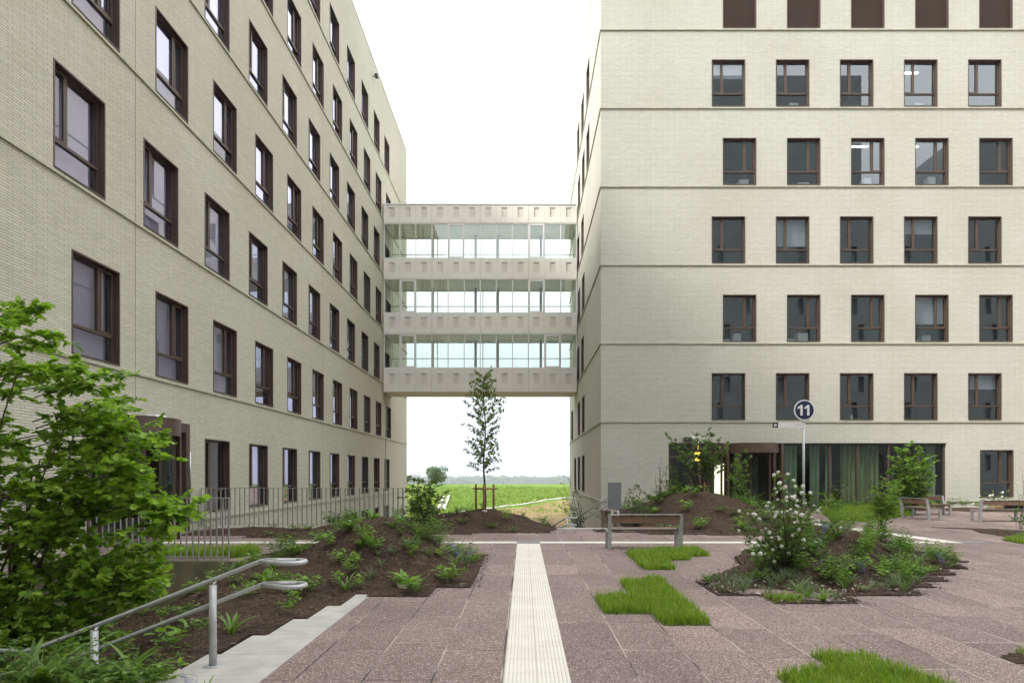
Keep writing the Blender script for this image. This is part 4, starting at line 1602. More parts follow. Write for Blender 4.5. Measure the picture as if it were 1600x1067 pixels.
# ---------------------------------------------------------------- grass patches
def lawn(name, label_kind, poly, dens, hmin, hmax, tall=0.02):
    P = np.array(poly); lo, hi = P.min(0), P.max(0)
    area = abs(sum(poly[i][0] * poly[(i + 1) % len(poly)][1] - poly[(i + 1) % len(poly)][0] * poly[i][1] for i in range(len(poly)))) / 2
    n = int(area * dens)
    pts = RNG.uniform(lo, hi, size=(int(n * (np.prod(hi - lo) / area) * 1.15) + 10, 2))
    pts = pts[inside(pts[:, 0], pts[:, 1], poly)][:n]
    ed_ = edge_dist(pts[:, 0], pts[:, 1], poly)
    nn_ = np.array([mnoise.noise(Vector((p[0] * 6, p[1] * 6, 9))) for p in pts])
    pts = pts[RNG.random(len(pts)) < np.clip(ed_ / .11 + .30 + nn_ * .9, .08, 1.0)]
    pts = pts + RNG.normal(size=pts.shape) * .028
    n = len(pts)
    cl = np.array([mnoise.noise(Vector((p[0] * 3.2, p[1] * 3.2, 1))) for p in pts])
    h = RNG.uniform(hmin, hmax, n) * (1 + .45 * cl)
    t = RNG.random(n) < tall
    h[t] = np.maximum(h[t], hmax * .7) * RNG.uniform(1.1, 1.9, t.sum())
    az_ = RNG.uniform(0, 2 * np.pi, n)
    lean = RNG.uniform(.05, .75, n) * h
    d = np.stack([np.cos(az_), np.sin(az_)], 1)
    s = np.stack([-d[:, 1], d[:, 0]], 1)
    wd = RNG.uniform(.0022, .0045, n)[:, None] * (1.0 if lo[1] < 8 else 1.7)
    z0 = np.full((n, 1), .004)
    base = pts
    mid = pts + d * lean[:, None] * .3
    tip = pts + d * lean[:, None]
    V = np.stack([np.hstack([base - s * wd, z0]), np.hstack([base + s * wd, z0]),
                  np.hstack([mid + s * wd * .8, h[:, None] * .6]), np.hstack([mid - s * wd * .8, h[:, None] * .6]),
                  np.hstack([tip, h[:, None]])], 1).reshape(-1, 3)
    idx = (np.arange(n)[:, None] * 5 + np.array([0, 1, 2, 3, 3, 2, 4])[None, :]).ravel()
    o = fast_mesh(name, V, idx, np.tile([4, 3], n), M['lawn'])
    tag(o, kind='stuff')
    g = MB(); g.face([(x, y, .0045) for x, y in poly])
    go = g.build("turf_base", M['lawn_soil']); tag(go, kind='structure')
    return o


lawn("grass", "", [gp(*p) for p in ((978, 864), (1086, 856.5), (1110, 869), (1080, 869.5), (1077, 875), (1044, 875.5), (1055, 890), (1006, 890))], 5000, .03, .12, .05)
lawn("grass", "", [gp(*p) for p in ((930, 932), (985, 931), (968, 909), (1032, 906), (1112, 977), (1037, 977), (1018, 959), (944, 959))], 6500, .03, .13, .05)
lawn("grass", "", [gp(*p) for p in ((1213, 1056), (1296, 1043), (1268, 1025), (1350, 1022), (1490, 1080), (1520, 1105), (1260, 1105))], 9500, .025, .105, .03)
lawn("grass", "", [(-8.2, 12.35), (-5.75, 12.35), (-5.45, 12.9), (-5.6, 13.4), (-8.4, 13.4)], 2600, .12, .2)
lawn("grass", "", [gp(1285, 800), gp(1300, 812), gp(1345, 815), gp(1430, 805), gp(1425, 796), gp(1330, 791)], 900, .15, .3)
lawn("grass", "", [gp(1565, 844), gp(1600, 850), gp(1680, 855), gp(1680, 838), gp(1600, 836)], 1500, .06, .12)
lawn("grass", "", [gp(1190, 931), gp(1213, 943), gp(1255, 943), gp(1250, 932)], 1500, .05, .12)
lawn("grass", "", [gp(1585, 1016), gp(1600, 1028), gp(1660, 1030), gp(1660, 1010)], 1800, .04, .08)

# ---------------------------------------------------------------- bushes and trees
def bezier(a, b, c, n):
    return [a * (1 - t) ** 2 + b * 2 * t * (1 - t) + c * t * t for t in [i / n for i in range(n + 1)]]


def rv(s=1.0):
    return Vector(RNG.normal(size=3)) * s


def bush(name, label, cat, base, tips, mat, leaf=.05, shape='oval', twigs=7, twl=.25, per=8, stem_r=.014, start=.35, flat=.5, up=.25, group=None, axis=None, reach=.9, spread=1.0, droop=0.0, fan=.05, leafname="foliage", collect=None):
    base = Vector(base)
    root = empty(name, base)
    tag(root, label, cat, group)
    st = MB()
    P, A, N, S = [], [], [], []
    for tp in tips:
        tp = Vector(tp)
        b0_ = base + Vector((RNG.normal() * fan, RNG.normal() * fan, 0))
        if axis is not None:
            ax = Vector((axis[0], axis[1], tp.z - .22))
            dd_ = max((tp - ax).length, .01)
            b0_ = tp + (ax - tp) * min(1.0, reach * RNG.uniform(.7, 1.2) / dd_)
            if RNG.random() < .16:
                st.tube(bezier(base + rv(.12), base.lerp(b0_, .5) + rv(.2), b0_, 7), [stem_r * 1.7 * (1 - .5 * i / 7) for i in range(8)], 5)
        L = (tp - b0_).length
        ctrl = b0_ + (tp - b0_) * .5 + Vector((0, 0, up * L)) + rv(.05 * L)
        cv = bezier(b0_, ctrl, tp, 7)
        st.tube(cv, [stem_r * (1 - .8 * i / 7) * min(1.5, .5 + L / 2) for i in range(8)], 5)
        for k in range(twigs):
            t = start + (1 - start) * (k + RNG.random()) / twigs
            i = min(int(t * 7), 6)
            p = cv[i].lerp(cv[i + 1], t * 7 - i)
            dirv = (cv[i + 1] - cv[i]).normalized()
            o = rv(1.0); o.z *= flat
            dv = (dirv * .6 + o * .75 * spread).normalized()
            dv.z -= droop
            l = twl * RNG.uniform(.5, 1.15)
            e = p + dv * l
            st.tube([p, p.lerp(e, .5) + Vector((0, 0, .04 * l)), e], [stem_r * .28, stem_r * .2, stem_r * .1], 3, caps=False)
            if collect is not None: collect.append(e)
            for q in range(per):
                u = (q + RNG.random()) / per
                pp = p.lerp(e, .15 + .85 * u)
                sd = Vector((-dv.y, dv.x, 0)) * (1 if q % 2 else -1)
                a = dv * .6 + sd * .8 + rv(.35)
                a.z -= .12 + droop
                nn = Vector((0, 0, 1)) + rv(.42)
                P.append(tuple(pp)); A.append(tuple(a)); N.append(tuple(nn)); S.append(leaf * RNG.uniform(.65, 1.25))
    st.build("stem", M['bark'], root, base)
    leaves(leafname, P, A, N, S, shape, mat, root, tuple(base))
    return root


def ell_tips(c, r, n, low=-.6, shell=.55):
    out = []
    while len(out) < n:
        v = Vector(RNG.normal(size=3)).normalized()
        if v.z < low: continue
        k = RNG.uniform(shell, 1.0)
        out.append(Vector((c[0] + v.x * r[0] * k, c[1] + v.y * r[1] * k, c[2] + v.z * r[2] * k)))
    return out


# the big shrub in the left foreground
poly_px = [(-170, 520), (-40, 490), (40, 488), (74, 480), (95, 520), (82, 566), (132, 562), (192, 590), (205, 625), (180, 652), (225, 668), (262, 680), (252, 708), (222, 728),
           (232, 752), (272, 775), (308, 800), (278, 822), (256, 855), (262, 892), (228, 918), (200, 945), (150, 965), (110, 1000), (0, 1020), (-170, 1020)]
tips = []
while len(tips) < 205:
    x, y = RNG.uniform(-170, 330), RNG.uniform(476, 1015) if len(tips) < 150 else RNG.uniform(740, 1015)
    if inside(np.array([x]), np.array([y]), poly_px)[0]:
        q = pt(x, y, RNG.uniform(5.85, 7.4))
        if mnoise.noise(q * 1.7) > .02: tips.append(q)
for q in range(46):
    tips.append(pt(RNG.uniform(-170, 170), RNG.uniform(880, 1015), RNG.uniform(5.85, 6.8)))
for (x, y) in poly_px[1:-2]:
    for q in range(2):
        tips.append(pt(x - 4 - 10 * q, y + 4 + RNG.uniform(-4, 10), RNG.uniform(5.8, 6.6)))
bush("maple_shrub", "large bright green shrub filling the left foreground in front of the railing", "shrub", (-6.1, 6.7, -1.0), tips, M['leaf_shrub'],
     leaf=.072, shape='maple', twigs=9, twl=.24, per=12, stem_r=.008, start=.2, flat=.42, up=.10, axis=(-6.2, 6.6), reach=.75)

# young staked tree in the middle
def stakes(label, cx, cy, z, r, h, group="staked trees", w=.035):
    root = empty("tree_stakes", (cx, cy, z))
    tag(root, label, "tree stakes", group)
    ang = [R(270), R(30), R(150)]
    pts = [Vector((cx + r * math.cos(a), cy + r * math.sin(a), z)) for a in ang]
    for p in pts:
        m = MB(); m.tube([p - Vector((0, 0, .4)), p + Vector((0, 0, h)), p + Vector((0, 0, h + .04))], [w, w, w * .7], 10)
        m.build("stake", M['stake'], root, root.location)
    for i in range(3):
        a, b = pts[i], pts[(i + 1) % 3]
        e = (b - a).normalized() * .1
        m = MB(); zz = Vector((0, 0, h - .1))
        m.tube([a - e + zz, b + e + zz], w * .8, 8)
        m.build("cross_bar", M['stake'], root, root.location)
    return root


TX, TY = -1.24, 19.6
tz = bed_z(bedC, TX, TY)
stakes("three round wooden stakes with cross bars around the slim tree in the middle", TX, TY, tz, .32, .74)
tr = empty("young_tree", (TX, TY, tz))
tag(tr, "slim young tree with sparse drooping leaves standing between three stakes in mid picture", "tree")
tm = MB()
top = 4.72
tp = [Vector((TX + .03 * math.sin(i * .9), TY + .02 * math.cos(i), tz - .2 + (top - tz + .2) * i / 14)) for i in range(15)]
tm.tube(tp, [.034 * (1 - .85 * i / 14) + .003 for i in range(15)], 8)
P, A, N, S = [], [], [], []
for k in range(74):
    t = .30 + .70 * (k + RNG.random() * .6) / 74
    i = min(int(t * 14), 13)
    p = tp[i].lerp(tp[i + 1], t * 14 - i)
    wide = .62 if t < .55 else (.70 if t < .8 else .62 - 1.6 * (t - .8))
    if .48 < t < .56: wide *= .8
    az_ = k * 2.4 + RNG.random() * .6
    L = max(.16, wide * RNG.uniform(.65, 1.05))
    e = p + Vector((math.cos(az_) * L, math.sin(az_) * L, L * RNG.uniform(.35, .75)))
    mid = p.lerp(e, .5) + Vector((0, 0, .12 * L))
    cv = bezier(p, mid, e, 4)
    tm.tube(cv, [.008, .007, .006, .004, .002], 4, caps=False)
    nl = int(15 + 18 * L)
    for q in range(nl):
        u = .25 + .75 * (q + RNG.random()) / nl
        j = min(int(u * 4), 3)
        pp = cv[j].lerp(cv[j + 1], u * 4 - j) + rv(.025)
        a = (e - p).normalized() * .5 + rv(.7); a.z -= .75
        P.append(tuple(pp)); A.append(tuple(a)); N.append(tuple(rv(.6) + Vector((0, 0, .8)) + (e - p).normalized() * .6)); S.append(RNG.uniform(.07, .125))
tm.build("trunk", M['bark'], tr, tr.location)
leaves("crown", P, A, N, S, 'oval', M['leaf_tree'], tr, tuple(tr.location))

# small tree with stakes by the entrance
ex, ey = pt(1097, 741, 22.8).x, 22.8
ez = bed_z(bedE, ex, ey)
stakes("dark wooden stakes around the small tree in front of the right entrance", ex, ey, ez, .27, .62, w=.03)
tips = [pt(px, py, 22.8 + RNG.uniform(-.5, .5)) for px, py in ((1050, 688), (1060, 700), (1066, 712), (1082, 690), (1090, 676), (1105, 672), (1114, 680), (1112, 696), (1125, 700), (1138, 694), (1120, 715), (1100, 705), (1088, 712), (1128, 726), (1075, 728), (1110, 735), (1072, 686), (1100, 688), (1046, 684), (1118, 690), (1108, 681), (1096, 697), (1104, 720))]
bush("small_tree", "small spreading green tree between dark stakes before the right entrance", "tree", (ex, ey, ez), tips, M['leaf_mid'], leaf=.11, shape='maple', twigs=7, twl=.30, per=7, stem_r=.016, start=.5, flat=.35, up=.12, fan=.04)
# bushes on the entrance mound
def b_at(px, d, bd):
    x = pt(px, 741, d).x
    z = bed_z(bd, x, d) if bd is not None else 0
    return (x, d, (z if z is not None else 0) - .02)


bs = b_at(1156, 23.3, bedE)
bush("tall_shrub", "narrow upright green shrub in front of the bronze revolving door", "shrub", bs, [pt(x, y, 23.3 + RNG.uniform(-.3, .3)) for x, y in ((1150, 706), (1158, 712), (1164, 720), (1148, 726), (1168, 708), (1155, 735), (1143, 724), (1165, 742), (1150, 750), (1160, 762), (1146, 742), (1156, 720))], M['leaf_fresh'], leaf=.10, twigs=8, twl=.24, per=9, start=.3, up=.05, stem_r=.010)
bs = b_at(1046, 22.5, bedE)
bush("round_shrub", "green bush against the left jamb of the right entrance", "shrub", bs, [pt(x, y, 22.5 + RNG.uniform(-.4, .4)) for x, y in ((1040, 735), (1050, 728), (1058, 738), (1034, 752), (1045, 748), (1060, 754), (1030, 768), (1050, 765), (1062, 768), (1042, 774))], M['leaf_mid'], leaf=.075, twigs=6, twl=.22, per=8, start=.3, up=.05, stem_r=.012)
bs = b_at(1030, 22.0, bedE)
bush("bare_shrub", "nearly leafless twiggy shrub left of the right entrance", "shrub", bs, [pt(x, y, 22 + RNG.uniform(-.3, .3)) for x, y in ((1028, 722), (1034, 715), (1024, 742), (1038, 730), (1022, 760), (1044, 740))], M['leaf_mid'], leaf=.05, twigs=4, twl=.18, per=2, start=.4, up=.02, stem_r=.012)
bs = b_at(995, 20.3, bedE)
bush("round_shrub", "dark rounded bush on the mound right of the grey panel", "shrub", bs, [pt(x, y, 20.3 + RNG.uniform(-.5, .5)) for x, y in ((984, 762), (992, 756), (1000, 762), (978, 778), (1008, 770), (1014, 780), (990, 775), (1000, 785), (975, 792), (1018, 790), (985, 795), (1005, 797))], M['leaf_dark'], leaf=.07, twigs=7, twl=.22, per=9, start=.25, up=.05, stem_r=.012)
bs = (2.0, 20.6, -.6)
bush("tall_shrub", "feathery dark green shrub at the corner of the right block", "shrub", bs, [pt(x, y, 20.6 + RNG.uniform(-.4, .4)) for x, y in ((880, 752), (890, 748), (897, 756), (876, 768), (903, 770), (885, 776), (895, 785), (878, 790), (905, 790), (888, 800), (898, 805))], M['leaf_dark'], leaf=.085, shape='lance', twigs=8, twl=.26, per=11, start=.2, up=.03, stem_r=.012)
bs = (2.95, 19.6, -.1)
bush("thin_shrub", "thin airy shrub with few leaves between the block corner and the grey panel", "shrub", bs, [pt(x, y, 20.5 + RNG.uniform(-.3, .3)) for x, y in ((915, 775), (922, 782), (930, 790), (912, 795), (935, 800), (925, 805))], M['leaf_grey'], leaf=.065, twigs=4, twl=.2, per=5, start=.3, up=.05, stem_r=.009)
bs = b_at(663, 18.6, bedC)
bush("round_shrub", "loose green shrub at the corner of the left block beside the young tree", "shrub", bs, [pt(x, y, 18.6 + RNG.uniform(-.6, .6)) for x, y in ((640, 762), (650, 750), (660, 755), (672, 758), (682, 752), (634, 775), (690, 770), (648, 785), (668, 780), (680, 788), (655, 795), (640, 745), (675, 748))], M['leaf_mid'], leaf=.13, shape='oval', twigs=7, twl=.30, per=9, start=.3, up=.06, stem_r=.012)
bs = (*gp(1432, 806)[:2], 0.0)
bs = (pt(1425, 741, 25.4).x, 25.4, 0)
bush("round_shrub", "tall bright green bush in front of the curtained glass behind the benches", "shrub", bs, [pt(x, y, 25.4 + RNG.uniform(-.7, .7)) for x, y in ((1404, 700), (1412, 694), (1422, 702), (1432, 708), (1398, 716), (1445, 716), (1456, 712), (1440, 728), (1410, 722), (1425, 735), (1394, 735), (1450, 740), (1405, 748), (1430, 755), (1445, 765), (1415, 765), (1400, 770), (1438, 745), (1420, 715), (1425, 690), (1402, 728), (1418, 742), (1435, 718), (1428, 725), (1442, 758), (1410, 758), (1448, 728), (1396, 755), (1430, 768), (1452, 752), (1412, 708))], M['leaf_fresh'], leaf=.13, shape='maple', twigs=9, twl=.38, per=10, start=.3, up=.05, stem_r=.014, flat=.35)
bs = (pt(1376, 741, 18.0).x, 18.0, 0)
bush("slender_shrub", "slender light green shrub on thin bare stems left of the benches", "shrub", bs, [pt(x, y, 18.0 + RNG.uniform(-.35, .35)) for x, y in ((1375, 752), (1385, 748), (1395, 756), (1368, 768), (1402, 765), (1388, 772), (1378, 782), (1364, 790), (1395, 788), (1384, 798), (1370, 805), (1400, 778), (1408, 758), (1380, 764), (1390, 760), (1375, 775), (1398, 796), (1366, 778), (1386, 786), (1358, 800))], M['leaf_fresh'], leaf=.085, twigs=9, twl=.24, per=10, start=.42, up=.04, stem_r=.010)
bs = b_at(1306, 24.8, None)
bush("round_shrub", "small dark bush standing before the pale green curtain", "shrub", bs, [pt(x, y, 24.8 + RNG.uniform(-.3, .3)) for x, y in ((1296, 756), (1306, 750), (1314, 757), (1318, 768), (1292, 768), (1305, 765), (1312, 778))], M['leaf_dark'], leaf=.09, twigs=6, twl=.22, per=9, start=.25, up=.04)
bs = (pt(1312, 741, 14.4).x, 14.4, .05)
bush("fennel_plant", "bright feathery green plant on top of the right soil mound", "plant", (pt(1300, 741, 13.0).x, 13.0, .1), [pt(x, y, 13.0 + RNG.uniform(-.35, .35)) for x, y in ((1290, 772), (1300, 774), (1308, 782), (1318, 792), (1330, 798), (1296, 790), (1340, 806), (1310, 800), (1284, 785), (1325, 808))], M['leaf_fresh'], leaf=.06, shape='lance', twigs=12, twl=.16, per=16, start=.3, up=.03, stem_r=.006)
bs = (pt(1592, 741, 19.0).x, 19.0, 0)
bush("low_shrub", "low leafy plant in front of the backpack at the right edge", "plant", bs, [pt(x, y, 19 + RNG.uniform(-.2, .2)) for x, y in ((1585, 795), (1592, 788), (1600, 790), (1580, 805), (1595, 806), (1606, 800))], M['leaf_mid'], leaf=.07, twigs=5, twl=.16, per=7, start=.2, up=.03, stem_r=.008)
bush("thin_shrub", "thin tall twiggy shrub at the right edge behind the rightmost bench", "shrub", (pt(1597, 741, 24.).x, 24., 0), [pt(x, y, 24 + RNG.uniform(-.2, .2)) for x, y in ((1596, 730), (1588, 755), (1600, 765), (1606, 745))], M['leaf_mid'], leaf=.06, twigs=4, twl=.2, per=4, start=.3, up=.02, stem_r=.01)

# viburnum with white flower balls
vx, vy = pt(1225, 741, 9.9).x, 9.9
vz = bed_z(bedR, vx, vy)
ends = []
vt = [pt(x, y, 9.9 + RNG.uniform(-.55, .55)) for x, y in ((1210, 752), (1222, 745), (1236, 756), (1246, 760), (1262, 772), (1272, 782), (1200, 770), (1215, 775), (1185, 790), (1170, 800), (1160, 812), (1155, 828), (1165, 842), (1250, 790), (1235, 785), (1220, 795), (1200, 802), (1265, 802), (1252, 815), (1190, 815), (1175, 825), (1230, 810), (1210, 820), (1240, 830), (1195, 838), (1260, 835), (1180, 850), (1215, 845), (1235, 850), (1170, 860), (1250, 855), (1200, 862), (1185, 868), (1275, 795))]
vb = bush("viburnum", "flowering shrub covered in white flower balls on the right soil mound", "shrub", (vx, vy, vz), vt, M['leaf_mid'], leaf=.060, twigs=9, twl=.18, per=10, start=.32, up=.05, stem_r=.009, fan=.06, collect=ends)
fl = None
cen = Vector((vx, vy, vz + .55))
sc_ = [((e - cen).length + .35 * (cen.y - e.y) + .3 * (e.z - cen.z) + RNG.uniform(0, .8)) for e in ends]
sel = list(np.argsort(sc_)[::-1][:90])
for i in sel:
    if fl is None:
        n = 46
        k = np.arange(n) + .5
        ph = np.arccos(1 - 2 * k / n); th = np.pi * (1 + 5 ** .5) * k
        D = np.stack([np.cos(th) * np.sin(ph), np.sin(th) * np.sin(ph), np.cos(ph)], 1)
        T = np.cross(D, RNG.normal(size=(n, 3)))
        fl = leaves("flower_head", D * .028 - norm(T) * .012, T, D, np.full(n, .026), 'quad', M['petal'], vb)
        cbm = MB()
        c = fl
    else:
        c = fl.copy(); COL.objects.link(c); c.parent = vb
    c.location = ends[i] - vb.location + Vector((0, 0, .02))
    c.rotation_euler = (RNG.uniform(0, 6), RNG.uniform(0, 6), 0)
    sfl = RNG.uniform(.6, 1.2)
    c.scale = (sfl, sfl, sfl * .85)

# ---------------------------------------------------------------- small planting: one of each kind, then copies
def strap_plant(n, L, wd, mat, bend=.9, up_=1.0):
    V, FI, SZ = [], [], []
    for k in range(n):
        a = k * 2.4 + RNG.uniform(-.3, .3)
        l = L * RNG.uniform(.7, 1.15); w_ = wd * RNG.uniform(.75, 1.2)
        d = np.array([math.cos(a), math.sin(a), 0]); s = np.array([-d[1], d[0], 0])
        e0 = RNG.uniform(.9, 1.35) * up_
        p = d * .015; seg = 6; ang = e0
        b = len(V)
        for i in range(seg + 1):
            t = i / seg
            ww = w_ * (math.sin(math.pi * min(.98, .12 + .88 * t)) ** .7) * .5
            V += [tuple(p - s * ww + np.array([0, 0, .15 * ww])), tuple(p), tuple(p + s * ww + np.array([0, 0, .15 * ww]))]
            p = p + (d * math.cos(ang) + np.array([0, 0, math.sin(ang)])) * l / seg
            ang -= bend / seg * RNG.uniform(1.0, 1.8)
        for i in range(seg):
            q = b + i * 3
            FI += [q, q + 1, q + 4, q + 3, q + 1, q + 2, q + 5, q + 4]; SZ += [4, 4]
    return V, FI, SZ


def leafy_plant(nst, h, leaf, per, shape, spread_=.5, droop=0.):
    P, A, N, S = [], [], [], []
    for k in range(nst):
        a = k * 2.4 + RNG.random()
        tip = Vector((math.cos(a) * spread_ * h * RNG.uniform(.3, 1.1), math.sin(a) * spread_ * h * RNG.uniform(.3, 1.1), h * RNG.uniform(.6, 1.1)))
        for q in range(per):
            t = .25 + .75 * (q + 1) / per
            p = tip * t
            aa = q * 2.4 + k
            d = Vector((math.cos(aa), math.sin(aa), .25 - droop)) + rv(.15)
            P.append(tuple(p)); A.append(tuple(d)); N.append(tuple(Vector((0, 0, 1)) + rv(.3))); S.append(leaf * RNG.uniform(.7, 1.2))
    return P, A, N, S


def mk_strap(name, *a, mat=None):
    V, FI, SZ = strap_plant(*a, mat)
    return fast_mesh(name, V, FI, SZ, mat, smooth=True)


KINDS = {}
KINDS['hosta'] = mk_strap("strap_leaf_plant", 13, .30, .055, mat=M['leaf_fresh'])
KINDS['iris'] = mk_strap("strap_leaf_plant", 16, .34, .026, mat=M['leaf_mid'])
KINDS['tuft'] = mk_strap("grass_tuft", 42, .27, .007, mat=M['leaf_grey'])
KINDS['tuft2'] = mk_strap("grass_tuft", 36, .36, .008, mat=M['leaf_mid'])
KINDS['leafy'] = leaves("leafy_plant", *leafy_plant(7, .24, .085, 6, 'oval', .8), 'oval', M['leaf_fresh'])
KINDS['leafy2'] = leaves("leafy_plant", *leafy_plant(10, .34, .075, 9, 'oval', .6), 'oval', M['leaf_mid'])
KINDS['spurge'] = leaves("spurge_plant", *leafy_plant(7, .46, .12, 18, 'lance', .32), 'lance', M['leaf_fresh'])
KINDS['fern'] = leaves("fern_plant", *leafy_plant(13, .36, .10, 16, 'lance', 1.1, .15), 'lance', M['leaf_mid'])
KINDS['cover'] = leaves("leafy_plant", *leafy_plant(10, .14, .05, 6, 'oval', 1.3), 'oval', M['leaf_mid'])
sp = leaves("lilac_flower_plant", *leafy_plant(9, .34, .028, 22, 'quad', .3), 'quad', M['lilac'])
KINDS['lilac'] = sp
used_kind = set()


def plant(kind, p, s, label, group):
    src = KINDS[kind]
    if kind in used_kind:
        c = src.copy(); COL.objects.link(c)
    else:
        c = src; used_kind.add(kind)
    c.location = p
    c.rotation_euler = (RNG.uniform(-.12, .12), RNG.uniform(-.12, .12), RNG.uniform(0, 6.28))
    c.scale = (s * RNG.uniform(.9, 1.1), s * RNG.uniform(.9, 1.1), s)
    tag(c, label, "plant", group)
    return c


def strew(b, spec, place, margin=.12):
    for kind, n, s0, s1, lab, wt in spec:
        for p in bed_pts(b, n, margin, wt):
            plant(kind, p - Vector((0, 0, .01)), RNG.uniform(s0, s1), lab, place + " " + lab.split(',')[0])


strew(bedL, [
    ('hosta', 14, .7, 1.15, "broad pale strap leaved clump on the bare brown mound left of the guide strip", lambda x, y: 1.0 if (y > 7.5 and x > -4.2) else 0.0),
    ('iris', 12, .6, 1.0, "narrow strap leaved clump in the soil of the left garden bed", lambda x, y: 1.0 if y > 5.6 else 0),
    ('leafy', 44, .6, 1.2, "small bright leafy seedling in the soil of the left garden bed", lambda x, y: 1.0 if (y > 5.6 and x > -6.5) else .0),
    ('leafy2', 12, .6, 1.1, "mid green bushy perennial on the back of the left mound", lambda x, y: 1.0 if (y > 11.2 and x > -5) else 0),
    ('fern', 20, .6, 1.05, "feathery fern like plant on the crest of the left mound", lambda x, y: 1.0 if (y > 10.9 and -4.6 < x < -1.4) else 0),
    ('cover', 40, .8, 1.4, "low creeping green cushion on the left garden soil", lambda x, y: 1.0 if (y > 10.4 or x < -3.6) else .25),
    ('leafy', 16, .6, 1.1, "small bright leafy plant on the front slope of the left mound", lambda x, y: 1.0 if (x > -3.4 and 8.6 < y < 11.2) else 0),
    ('iris', 9, .6, .95, "narrow strap leaved clump on the front slope of the left mound", lambda x, y: 1.0 if (x > -3.6 and 8.6 < y < 11.4) else 0),
    ('leafy2', 9, .5, .9, "bushy green perennial on the right flank of the left mound", lambda x, y: 1.0 if (x > -2.4 and 10.2 < y < 13) else 0),
    ('tuft', 12, .6, 1.0, "small grey green grass tuft on the left mound", lambda x, y: 1.0 if (x > -2.6 and y > 8.6) else 0),
], "left bed")
for px, py, k, s in ((715, 878, 'lilac', .85), (705, 882, 'lilac', .7), (735, 870, 'lilac', .6), (712, 886, 'iris', .9), (728, 882, 'tuft', 1.0)):
    x, y = gp(px, py, .1)
    z = bed_z(bedL, x, y) or 0
    plant(k, Vector((x, y, z)), s, {'lilac': "lilac spiked flowers at the right corner of the left mound", 'iris': "dark strap leaved clump under the lilac flower spikes", 'tuft': "fine grass tuft at the right corner of the left mound"}[k], "corner flowers of the left mound")
# foreground plants by the handrail
for q in range(26):
    x_, y_ = RNG.uniform(-6.4, -3.4), RNG.uniform(4.5, 6.4)
    if x_ > -4.0 and y_ > 5.2: continue
    z_ = bed_z(bedL, x_, y_)
    if z_ is None: continue
    k_ = ['leafy2', 'fern', 'leafy2', 'tuft2'][q % 4]
    plant(k_, Vector((x_, y_, z_ - .01)), RNG.uniform(.9, 1.35), {'leafy2': "bushy undergrowth plant below the large left shrub", 'fern': "feathery undergrowth plant below the large left shrub", 'tuft2': "long bladed undergrowth tuft below the large left shrub"}[k_], "undergrowth below the large left shrub")
for px, d, k, s in ((185, 4.9, 'hosta', 1.35), (215, 4.75, 'iris', 1.2), (150, 4.6, 'hosta', 1.2), (120, 4.8, 'tuft2', 1.0), (95, 4.6, 'iris', 1.3), (60, 4.6, 'hosta', 1.2), (20, 4.7, 'tuft2', 1.1), (250, 4.8, 'leafy', .9),
                    (130, 5.0, 'fern', .9), (40, 5.0, 'fern', 1.0), (80, 4.9, 'leafy2', .8), (200, 4.6, 'leafy2', .7), (240, 4.62, 'tuft2', .7), (165, 5.2, 'leafy', 1.0), (-10, 4.7, 'leafy2', 1.0), (45, 4.75, 'iris', 1.3), (100, 4.9, 'hosta', 1.4), (10, 4.9, 'fern', 1.1), (140, 4.75, 'leafy2', 1.0), (75, 4.7, 'fern', 1.0), (175, 4.7, 'tuft2', .9), (225, 4.9, 'fern', .8), (300, 4.66, 'lilac', .6), (318, 4.62, 'iris', .55)):
    x = pt(px, 741, d).x
    z = bed_z(bedL, x, d)
    if z is None: z = 0.0
    plant(k, Vector((x, d, z - .01)), s, {'hosta': "broad pale strap leaved clump in the bottom left corner under the handrail", 'iris': "narrow strap leaved clump at the bottom left under the handrail", 'tuft2': "long bladed grass tuft at the bottom left under the handrail", 'leafy': "bright leafy seedling at the bottom left beside the handrail", 'leafy2': "bushy mid green plant at the bottom left under the handrail", 'fern': "fern like plant at the bottom left behind the handrail post", 'lilac': "lilac flower spike on the concrete edge at the handrail foot"}[k], "plants under the handrail")
strew(bedR, [
    ('tuft', 60, .6, 1.1, "grey green grass tuft on the rim of the right island bed", lambda x, y: 1.0 if (y < 9.9 or x < 3.6) else .12),
    ('tuft2', 16, .6, 1.0, "long bladed grass tuft in the right island bed", lambda x, y: 1.0 if y < 10.8 else .2),
    ('leafy2', 24, .6, 1.0, "dark leafy clump in the middle of the right island bed", lambda x, y: 1.0 if (9.4 < y < 11.2 and x > 4.0) else 0),
    ('leafy', 18, .7, 1.1, "bright leafy clump in front of the right mound", lambda x, y: 1.0 if (9.0 < y < 10.6 and x > 3.6) else 0),
    ('spurge', 14, .65, 1.0, "upright spurge with whorled leaves at the right end of the island bed", lambda x, y: 1.0 if (x > 5.6 and 9.3 < y < 12) else 0),
    ('fern', 7, .5, .8, "feathery plant on the flank of the right mound", lambda x, y: 1.0 if (x > 5.6 and y > 11.0) else 0),
    ('cover', 44, .8, 1.3, "low creeping cushion on the right mound", lambda x, y: 1.0 if y > 9.3 else .2),
    ('hosta', 6, .6, .9, "broad strap leaved clump in the right island bed", None),
    ('lilac', 5, .5, .8, "lilac flower spike in the right island bed", lambda x, y: 1.0 if y > 9.5 else 0),
    ('iris', 14, .7, 1.1, "dark strap leaved clump in the right island bed", lambda x, y: 1.0 if (y > 9.0 and x > 4.4) else .2),
], "right island", .1)
